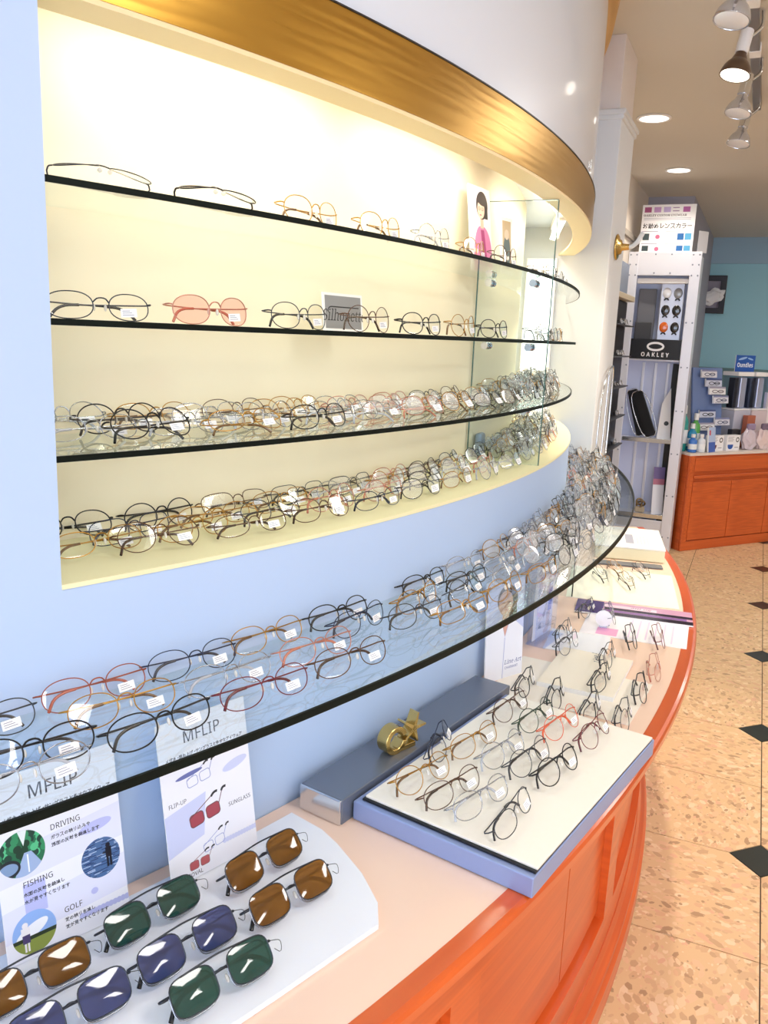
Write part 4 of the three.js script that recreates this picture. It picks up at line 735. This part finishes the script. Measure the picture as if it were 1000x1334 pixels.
  // poster on top
  const po = thing('lens_poster', 'white lens colour poster standing on the silver tower', 'poster', g.localToWorld(V(0.0, 2.0855, 0.075)), TH);
  const sheet = canvasTex(820, 740, (c, w, h) => {
    c.fillStyle = '#f7f8fd'; c.fillRect(0, 0, w, h);
    [['#a8588c', 0.04], ['#c8a0d8', 0.22], ['#c8b8e8', 0.4], ['#b868b0', 0.76]].forEach(([k, x]) => { c.fillStyle = k; c.fillRect(w * x, h * 0.05, w * 0.13, h * 0.11); }); c.fillStyle = '#7a4a98'; for (const y of [0.06, 0.13]) c.fillRect(w * 0.57, h * y, w * 0.12, 10);
    c.fillStyle = '#3a3448'; c.font = 'bold 46px serif'; c.textAlign = 'left'; c.fillText('OAKLEY CUSTOM EYEWEAR', w * 0.03, h * 0.245, w * 0.94);
    c.fillStyle = '#b4b0c4'; for (const y of [0.28, 0.31]) c.fillRect(w * 0.04, h * y, w * 0.88, 7);
    c.fillStyle = '#26242e'; kana(c, 'お勧めレンスカラー', w * 0.03, h * 0.5, w * 0.104, 0.12);
    for (const [yy, hh] of [[0.56, 0.2], [0.82, 0.16]]) { c.fillStyle = '#8a86a0'; c.fillRect(w * 0.03, h * yy, w * 0.3, 8); c.fillRect(w * 0.48, h * yy, w * 0.26, 6); ['#3a4a50', '#c86a90', '#c8d4e4', '#2a6ab0', '#58a8d8'].forEach((k, i) => { c.fillStyle = k; c.beginPath(); i === 1 ? c.ellipse(w * 0.33, h * (yy + 0.12), 34, 34, 0, 0, 7) : c.rect(w * [0.05, 0, 0.5, 0.7, 0.84][i], h * (yy + 0.05), w * 0.12, h * hh * 0.7); c.fill(); }); }
  });
  mesh('printed_sheet', new THREE.BoxGeometry(0.345, 0.305, 0.004).translate(-0.005, 0.1525, 0), [paper, paper, paper, paper, print(sheet, 0.5), paper], po);
  mesh('holder', rbox(0.3, 0.012, 0.03, 0.003, -0.005, 0.006, -0.02), acrylic, po);
  const sc = thing('clear_panel', 'narrow clear card standing at the corner of the silver tower', 'card', g.localToWorld(V(0.225, 2.0855, 0.0)), TH + 0.9);
  mesh('card_sheet', rbox(0.09, 0.14, 0.003, 0.001, 0, 0.07, 0), mat(0xd8dce6, 0.3), sc);
}
// dark display along the pale wall, sconce on the pillar
{
  const b = thing('dark_display', 'tall black display board with hanging glasses on the pale wall beside the tower', 'display', tu(-0.935 + 0.02, 5.55, 0), TH);
  mesh('backing', rbox(0.04, 1.74, 0.95, 0.003, 0.0, 0.87, 0), mat(0x18181c, 0.5), b);
  mesh('cap_ledge', rbox(0.09, 0.035, 0.97, 0.004, 0.02, 1.76, 0), mat(0xcabfa8, 0.5), b);
  for (const y of [0.78, 0.98, 1.18, 1.38, 1.58]) mesh('rail', rbox(0.06, 0.008, 0.93, 0.003, 0.05, y, 0), darkGray, b);
  mesh('lower_panel', rbox(0.03, 0.2, 0.9, 0.003, 0.0, 1.885, 0), mat(0x7d8aa0, 0.5), b);
  b.updateMatrixWorld(true);
  [[1.585, -0.28], [1.385, -0.25], [1.185, -0.3], [0.985, -0.27], [0.785, -0.3], [1.585, -0.1], [1.185, -0.1], [1.385, -0.08]].forEach(([y, z], i) => {
    const o = glassesProto('black', i % 2 ? 'rounded_square' : 'oval', false, 0.35).clone(); o.name = numbered('eyeglasses'); o.position.copy(b.localToWorld(V(0.066, y - 0.0005, z))); o.rotation.y = TH + Math.PI / 2; scene.add(o);
    flag(o, `black ${i % 2 ? 'square' : 'oval'} glasses on the ${{ 1.585: 'top', 1.385: 'second', 1.185: 'third', 0.985: 'fourth', 0.785: 'fifth' }[y]} rail of the dark display board, ${z < -0.2 ? 'tower' : 'pillar'} end`, 'glasses', 'glasses on the dark display board');
  });
  const s = thing('wall_sconce', 'brass rosette with a pale curved arm on the side of the pillar', 'sconce', tu(-0.578 + 0.0005, 3.46, 1.825), TH + Math.PI / 2);
  mesh('rosette', lathe([[0, 0], [0.047, 0], [0.049, 0.004], [0.043, 0.009], [0.030, 0.012], [0.026, 0.020], [0.014, 0.024], [0.011, 0.05], [0, 0.05]], 32).rotateX(Math.PI / 2), brass, s);
  mesh('arm', tube([[0, 0, 0.045], [-0.004, 0.002, 0.06], [-0.008, 0.016, 0.078], [-0.012, 0.036, 0.09], [-0.016, 0.05, 0.098]], 0.009, 24, 10), mat(0xdfe4ea, 0.35), s);
}
{
  const w = thing('wire_loop', 'bent chrome wire loop on the side of the pillar under the brass rosette', 'wire rack', tu(-0.5778, 3.47, 1.0), TH + Math.PI / 2);
  mesh('wire', tube([[0.135, 0.02, 0.012], [0.128, 0.0, 0.012], [-0.10, 0.0, 0.012], [-0.11, 0.02, 0.012], [-0.06, 0.30, 0.012], [0.11, 0.365, 0.012], [0.13, 0.345, 0.012]], 0.0045, 60, 8, true), chrome, w);
  mesh('inner_bar', tube([[0.02, 0.002, 0.012], [0.03, 0.17, 0.012], [0.04, 0.33, 0.012]], 0.0035, 10, 8), chrome, w);
  for (const y of [0.05, 0.3]) mesh('stand_off', cyl(0.004, 0.004, 0.012, 12).rotateX(Math.PI / 2).translate(0.132, y, 0.006), chrome, w);
}
// ------------------------------------------------------------------ far cabinet and its goods
{
  const o = new THREE.Vector3(2.162, 0, -5.91), turn = Math.atan2(0.468, 0.884);  // local z = (sin, cos)
  const g = thing('far_cabinet', 'orange brown wood cabinet with flat doors at the back of the shop', 'cabinet', o, turn);
  const fp = new THREE.Shape(), L = 1.7;
  [[0, 0], [L, 0], [L, 0.5], [0.12, 0.5]].forEach(([x, y], i) => (i ? fp.lineTo(x, y) : fp.moveTo(x, y)));
  const slab = (y0, y1) => new THREE.ExtrudeGeometry(fp, { depth: y1 - y0, bevelEnabled: false }).rotateX(-Math.PI / 2).translate(0, y0, 0);
  const w2 = phys(0xffffff, 0.45, { map: grain([220, 104, 42], [184, 78, 28], 512, 512, 91), clearcoat: 0.3, clearcoatRoughness: 0.3 });
  mesh('carcass', slab(0.0, 0.70).translate(0, 0, -0.012), w2, g);
  mesh('toe_board', rbox(L, 0.07, 0.012, 0.002, L / 2, 0.035, 0), w2, g);
  mesh('corner_stile', rbox(0.05, 0.63, 0.016, 0.002, 0.025, 0.385, 0), w2, g);
  mesh('worktop', slab(0.70, 0.716), mat(0xe8dcd2, 0.5), g);
  for (let k = 0; k < 4; k++) { mesh('door', rbox(0.396, 0.43, 0.014, 0.002, 0.255 + k * 0.402, 0.293, 0), w2, g); }
  for (let k = 0; k < 2; k++) mesh('drawer_front', rbox(0.80, 0.10, 0.014, 0.002, 0.455 + k * 0.806, 0.635, 0), w2, g);
  mesh('finger_rail', rbox(1.62, 0.022, 0.014, 0.004, 0.865, 0.545, 0.006), w2, g);
  g.updateMatrixWorld(true);
  const at = (name, label, cat, x, back, h = 0.7165, t = 0, group) => thing(name, label, cat, g.localToWorld(V(x, h, -back)), turn + t, group);
  // two white boxes printed with a shield and a ring
  [['#6a2a2c', 'brown shield', 0.335], ['#2a5ab0', 'blue shield', 0.51]].forEach(([c, l, x], i) => {
    const b = at('mask_box', `small white box printed with a ${l} and a black ring`, 'box', x, 0.06 + 0.03, 0.7165, 0.06);
    mesh('carton', new THREE.BoxGeometry(0.15, 0.115, 0.045).translate(0, 0.0575, 0), [white, white, white, white, print(canvasTex(300, 230, (k, w, h) => { k.fillStyle = '#f6f6fa'; k.fillRect(0, 0, w, h); k.fillStyle = '#8a8c98'; for (let q = 0; q < 4; q++) k.fillRect(w * 0.08, h * (0.1 + q * 0.09), w * (0.45 - 0.06 * (q % 2)), 6); k.strokeStyle = '#1a1b20'; k.lineWidth = 14; k.beginPath(); k.arc(w * 0.8, h * 0.3, 30, 0, 7); k.stroke(); k.fillStyle = c; k.beginPath(); k.moveTo(w * 0.08, h * 0.6); k.lineTo(w * 0.5, h * 0.6); k.quadraticCurveTo(w * 0.5, h * 0.9, w * 0.3, h * 0.9); k.quadraticCurveTo(w * 0.08, h * 0.9, w * 0.08, h * 0.6); k.fill(); k.fillStyle = '#6a6c78'; k.fillRect(w * 0.62, h * 0.78, w * 0.28, 8); }), 0.5), white], b);
  });
  // tilted blue rack of packaged straps: each pack hangs on it
  const rk = at('strap_rack', 'tilted blue grey rack for packaged glasses straps on the far cabinet', 'rack', 0.42, 0.27, 0.7165, 0.05);
  mesh('panel', rbox(0.33, 0.6, 0.02, 0.006, 0, 0.3, 0).rotateX(-0.12).translate(0, 0.002, 0.03), mat(0x6f86b8, 0.5), rk);
  mesh('foot', rbox(0.33, 0.012, 0.09, 0.004, 0, 0.007, 0.02), mat(0x5a70a4, 0.5), rk);
  const packTex = [0, 1, 2].map((v) => canvasTex(200, 120, (k, w, h) => { k.fillStyle = ['#e4e6f2', '#cfd6ec', '#eceef4'][v]; k.fillRect(0, 0, w, h); k.fillStyle = ['#8a90b8', '#4a5a90', '#a8a8c0'][v]; k.fillRect(0, 0, w, h * 0.22); k.strokeStyle = ['#3c4870', '#20283c', '#6a6470'][v]; k.lineWidth = 9; k.beginPath(); k.ellipse(w * 0.35, h * 0.6, 32, 20, 0, 0, 7); k.ellipse(w * 0.7, h * 0.6, 32, 20, 0, 0, 7); k.stroke(); k.fillStyle = '#9aa0ac'; k.fillRect(w * 0.1, h * 0.88, w * 0.6, 6); }));
  const packM = packTex.map((t) => [white, white, white, white, print(t, 0.3), white]);
  [[-0.03, 0.555, 0], [0.02, 0.49, 1], [0.06, 0.43, 2], [0.1, 0.365, 0], [-0.04, 0.26, 1], [-0.05, 0.165, 2], [0.12, 0.2, 0]].forEach(([x, y, v], i) => {
    const p = at('strap_pack', ['pale strap pack at the top of the blue rack', 'blue strap pack second on the blue rack', 'white strap pack third on the blue rack', 'pale strap pack fourth on the blue rack', 'blue strap pack alone at the middle of the blue rack', 'white strap pack low on the blue rack', 'pale strap pack at the bottom of the blue rack'][i], 'package', 0.42 + x, 0.27 - 0.075 + y * 0.12, 0.7165 + y - 0.03, 0.06 - 0.04 * (i % 3), 'strap packs on the rack');
    mesh('blister', new THREE.BoxGeometry(0.17, 0.058, 0.014).rotateX(-0.12).translate(0, 0.03, -0.003), packM[v], p);
  });
  // clear towers of cases with a blue sign
  const bs = at('blue_sign', 'small blue sign with white lettering on the clear case towers', 'sign', 0.81, 0.30, 1.291);
  mesh('plate', new THREE.BoxGeometry(0.215, 0.125, 0.006).translate(0, 0.0625, 0), [white, white, white, white, print(canvasTex(400, 230, (k, w, h) => { k.fillStyle = '#2458b0'; k.fillRect(0, 0, w, h); k.fillStyle = '#9ec4f0'; k.beginPath(); k.ellipse(w * 0.35, h * 0.2, 90, 16, -0.2, 0, 7); k.ellipse(w * 0.75, h * 0.22, 60, 12, 0.2, 0, 7); k.fill(); k.fillStyle = '#f4f8ff'; k.font = 'bold 84px sans-serif'; k.textAlign = 'center'; k.fillText('Oundles', w * 0.5, h * 0.72); }), 0.4), white], bs);
  [[0.755, 'blue sign'], [0.95, 'shop side']].forEach(([x, l], i) => {
    const c = at('case_tower', i ? 'clear square tower of glasses cases, the one away from the strap rack' : 'clear square tower of glasses cases next to the strap rack', 'display', x, 0.30, 1.0);
    for (const [px, pz] of [[-0.075, 0], [0.075, 0]]) mesh('side_pane', box(0.004, 0.26, 0.13, px, 0.13, 0), acrylic, c);
    mesh('cap', rbox(0.175, 0.03, 0.15, 0.004, 0, 0.275, 0), white, c); mesh('base', rbox(0.175, 0.012, 0.15, 0.003, 0, 0.006, 0), white, c);
    mesh('tall_case', rbox(0.04, 0.23, 0.06, 0.006, -0.045, 0.13, 0), black, c); mesh('tall_case', rbox(0.07, 0.235, 0.06, 0.01, 0.025, 0.132, 0.01), mat(0xc2cbe6, 0.25, { metalness: 0.6 }), c);
    const st = at('riser_box', i ? 'white riser carton under the clear tower away from the strap rack' : 'white riser carton under the clear tower next to the strap rack', 'box', x, 0.30, 0.7165);
    mesh('carton', rbox(0.18, 0.282, 0.16, 0.004, 0, 0.141, 0), mat(i ? 0xd8c8cc : 0xc6c8d8, 0.5), st);
  });
  // bottles and packets
  [[0.07, 0.16, 0.33, 0x2f9a94, 'tall teal spray bottle beside the silver tower'], [0.14, 0.13, 0.20, 0x2a8fb8, 'blue cleaner bottle in front of the teal bottle'], [0.21, 0.17, 0.27, 0x5fb45a, 'green cleaner bottle beside the strap rack'], [0.09, 0.07, 0.13, 0x3a7ad0, 'short blue bottle at the cabinet edge'], [0.165, 0.06, 0.13, 0xe6eef6, 'short white bottle at the cabinet edge']].forEach(([x, bk, h, c, l]) => {
    const b = at('cleaner_bottle', l, 'bottle', x, bk), r = 0.026 + h * 0.035;
    mesh('body', lathe([[0, 0], [r * 0.94, 0], [r, 0.006], [r, h * 0.62], [r * 0.85, h * 0.7], [r * 0.42, h * 0.78], [r * 0.42, h * 0.82], [0, h * 0.82]], 20), phys(c, 0.25, { clearcoat: 0.4 }), b);
    mesh('cap', cyl(r * 0.48, r * 0.5, h * 0.18, 16, 0, h * 0.91, 0), white, b);
    mesh('label', cyl(r * 1.015, r * 1.015, h * 0.3, 20, 0, h * 0.32, 0), mat(0xeef4f8, 0.5), b);
  });
  const pk = at('blue_packet', 'flat blue and white packet between the bottles and the mask boxes', 'packet', 0.24, 0.05, 0.7165, 0.2);
  mesh('sachet', new THREE.BoxGeometry(0.09, 0.18, 0.012).rotateX(-0.1).translate(0, 0.091, 0.01), [white, white, white, white, print(canvasTex(120, 240, (k, w, h) => { k.fillStyle = '#b8ccf0'; k.fillRect(0, 0, w, h); k.fillStyle = '#d04a58'; k.fillRect(w * 0.1, h * 0.12, w * 0.2, h * 0.2); k.fillStyle = '#4a6ac0'; k.fillRect(0, h * 0.6, w, h * 0.4); }), 0.4), white], pk);
  for (const [i, x, bk, c, c2, l] of [[0, 0.70, 0.09, 0xd8ccd8, 0x9a88a8, 'crumpled clear bag of pale goods on the far cabinet'], [1, 0.86, 0.09, 0xe8d4d4, 0x7a6a80, 'clear bag of pinkish goods at the edge of the far cabinet'], [2, 1.02, 0.10, 0xf0ecec, 0xb09aa0, 'white wrapped bundle at the end of the far cabinet']]) {
    const b = at('goods_bag', l, 'bag', x, bk), q = new THREE.IcosahedronGeometry(0.068, 4), p = q.attributes.position;
    for (let k = 0; k < p.count; k++) { const X = p.getX(k), Y = p.getY(k), Z = p.getZ(k), f = 1 + 0.13 * Math.sin(X * 90 + i) * Math.sin(Y * 70 + i * 2) + 0.1 * Math.sin(Z * 120 + Y * 40); p.setXYZ(k, X * f, Math.max(-0.075, Y * f * 1.25), Z * f * 0.55); }
    q.computeVertexNormals();
    mesh('wrapping', q.translate(0, 0.0755, 0), phys(c, 0.3, { clearcoat: 0.6 }), b); mesh('folded_top', rbox(0.08, 0.05, 0.03, 0.012, 0.01, 0.172, 0), mat(c2, 0.5), b);
  }
  for (const [x, bk, h, c, l] of [[0.6, 0.148, 0.15, 0x23242c, 'black case standing behind the mask boxes'], [0.79, 0.18, 0.25, 0xb86a50, 'red brown carton behind the pinkish bag'], [1.1, 0.26, 0.42, 0xf2eaea, 'tall pale carton at the end of the far cabinet']]) { const b = at('carton', l, 'box', x, bk, 0.7165, 0); mesh('carton_body', rbox(0.09, h, 0.045, 0.004, 0, h / 2 + 0.0002, 0), mat(c, 0.5), b); }
}
// framed picture with a crumpled white bag on the teal wall
{
  const p = thing('picture_frame', 'dark framed picture on the teal wall', 'picture', tu(-0.58, 9.322, 1.995), TH);
  for (const [w, h, x, y] of [[0.30, 0.055, 0, 0.16], [0.30, 0.055, 0, -0.16], [0.055, 0.27, -0.1225, 0], [0.055, 0.27, 0.1225, 0]]) mesh('frame_bar', rbox(w, h, 0.03, 0.004, x, y, 0), mat(0x2e2c34, 0.4), p);
  mesh('print', box(0.2, 0.28, 0.006, 0, 0, -0.008), mat(0x9a94a4, 0.6), p);
  const b = thing('plastic_bag', 'crumpled white plastic bag hanging on the dark picture frame', 'bag', tu(-0.55, 9.27, 1.97), TH);
  const q = new THREE.IcosahedronGeometry(0.1, 4), a = q.attributes.position; for (let k = 0; k < a.count; k++) { const x = a.getX(k), y = a.getY(k), z = a.getZ(k), f = 1 + 0.2 * Math.sin(x * 60) * Math.sin(y * 55) + 0.12 * Math.sin(z * 90); a.setXYZ(k, x * f + y * 0.5, y * f * 0.75, z * f * 0.3); } q.computeVertexNormals();
  mesh('film', q, mat(0xf2f2f4, 0.4), b);
}
// ------------------------------------------------------------------ ceiling lamps
[[1.244, -4.405, 'round recessed ceiling lamp beside the pillar'], [1.769, -5.60, 'round recessed ceiling lamp before the silver tower']].forEach(([x, z, l]) => {
  const d = thing('recessed_lamp', l, 'lamp', V(x, CEIL, z));
  mesh('ring', lathe([[0.068, -0.001], [0.082, -0.001], [0.084, -0.004], [0.080, -0.009], [0.070, -0.008], [0.068, -0.001]], 40), white, d);
  mesh('glow_face', cyl(0.069, 0.069, 0.004, 36, 0, -0.004, 0), glow(1, 0.97, 0.9, 2.2), d);
  const s = new THREE.SpotLight(new THREE.Color().setRGB(1, 0.9, 0.76), LAMP.down, 0, 1.15, 0.6, 2); s.shadow.radius = 3; s.castShadow = true; s.position.set(0, -0.012, 0); s.target.position.set(0, -1, 0); d.add(s, s.target);
});
{
  const tr = thing('light_track', 'white ceiling track carrying the four spotlights', 'track', tu(-0.165, 3.1, CEIL - 0.016), TH);
  mesh('rail', rbox(0.034, 0.03, 2.6, 0.003), mat(0x8a8684, 0.4, { metalness: 0.5 }), tr);
  for (let k = 0; k < 4; k++) mesh('joiner', rbox(0.04, 0.034, 0.07, 0.003, 0, -0.001, 1.0 - k * 0.5), white, tr);
  [[0.898, -2.50], [1.093, -2.96], [1.283, -3.405], [1.478, -3.878]].forEach(([x, z], i) => {
    const lit = i === 1, top = V(x * 1.022, 2.397, z * 1.022).add(tu(0.055, 0.03, 0.15)), s = thing('track_spotlight', ['white spotlight at the shop window end of the track', 'lit spotlight with a brown collar on the track', 'silver spotlight third along the track', 'silver spotlight at the pillar end of the track'][i], 'spotlight', V(x * 1.022, 2.397, z * 1.022), 0, 'spotlights on the track');
    const loc = top.clone().sub(s.position), axis = V(-0.22, -1, 0.12).normalize(), q = new THREE.Quaternion().setFromUnitVectors(V(0, -1, 0), axis);
    const body = (g) => g.applyQuaternion(q);
    mesh('stem', tube([loc, loc.clone().add(V(0, -0.05, 0)), V(0, 0.06, 0).applyQuaternion(q)], 0.006, 12, 8), chrome, s);
    mesh('socket', body(cyl(0.021, 0.021, 0.075, 24, 0, 0.055, 0)), i < 2 ? white : chrome, s);
    mesh('reflector', body(lathe([[0.017, 0.022], [0.018, 0.012], [0.021, 0.002], [0.028, -0.008], [0.037, -0.018], [0.044, -0.030], [0.0485, -0.043], [0.0505, -0.056], [0.047, -0.056], [0.041, -0.03], [0.03, -0.014], [0.016, 0.018]], 32)), lit ? mat(0x6a5646, 0.3, { metalness: 0.4 }) : mat(0xd4d8e2, 0.12, { metalness: 0.8 }), s);
    mesh('glow_face', body(lathe([[0, -0.060], [0.02, -0.0595], [0.036, -0.058], [0.0465, -0.055]], 28)), lit ? glow(1, 0.93, 0.8, 2.4) : phys(0xeef0f6, 0.1, { clearcoat: 1 }), s);
    if (!lit) return;
    const L = new THREE.SpotLight(new THREE.Color().setRGB(1, 0.86, 0.66), LAMP.spot, 0, 0.6, 0.6, 2); L.castShadow = true; L.shadow.radius = 2; L.position.copy(axis).multiplyScalar(0.066); L.target.position.copy(axis).multiplyScalar(1.5); s.add(L, L.target);
  });
}
// added ceiling light panels, out of view, that brighten the shop
[[0.9, -1.3], [2.6, -1.3], [0.9, 0.9], [2.6, 0.9], [2.6, 3.1], [2.6, 5.3], [1.6, 7.6], [1.05, 4.2]].forEach(([t, u], i) => {
  const p = thing('added_ceiling_light', ['added square ceiling light panel between the shop window and the curved wall', 'added square ceiling light panel in the corner of shop window and pale wall', 'added square ceiling light panel beside the lit niche', 'added square ceiling light panel opposite the lit niche', 'added square ceiling light panel opposite the light track', 'added square ceiling light panel opposite the silver tower', 'added square ceiling light panel over the far cabinet', 'added square ceiling light panel beside the light track'][i], 'lamp', tu(t, u, CEIL), TH, 'added ceiling light panels');
  mesh('frame', merge([box(0.66, 0.012, 0.03, 0, -0.007, 0.315), box(0.66, 0.012, 0.03, 0, -0.007, -0.315), box(0.03, 0.012, 0.6, 0.315, -0.007, 0), box(0.03, 0.012, 0.6, -0.315, -0.007, 0)]), white, p);
  mesh('diffuser', box(0.6, 0.004, 0.6, 0, -0.004, 0), glow(1, 0.98, 0.95, 2.2), p);
  const r = new THREE.RectAreaLight(new THREE.Color().setRGB(1, 0.97, 0.93), LAMP.panel, 0.58, 0.58); r.position.set(0, -0.014, 0); p.add(r); p.updateMatrixWorld(true); r.lookAt(tu(t, u, 0));
});
scene.traverse((o) => { if (o.isLight && !o.isRectAreaLight) { o.castShadow = true; o.shadow.mapSize.set(1024, 1024); } });
renderer.render(scene, camera);
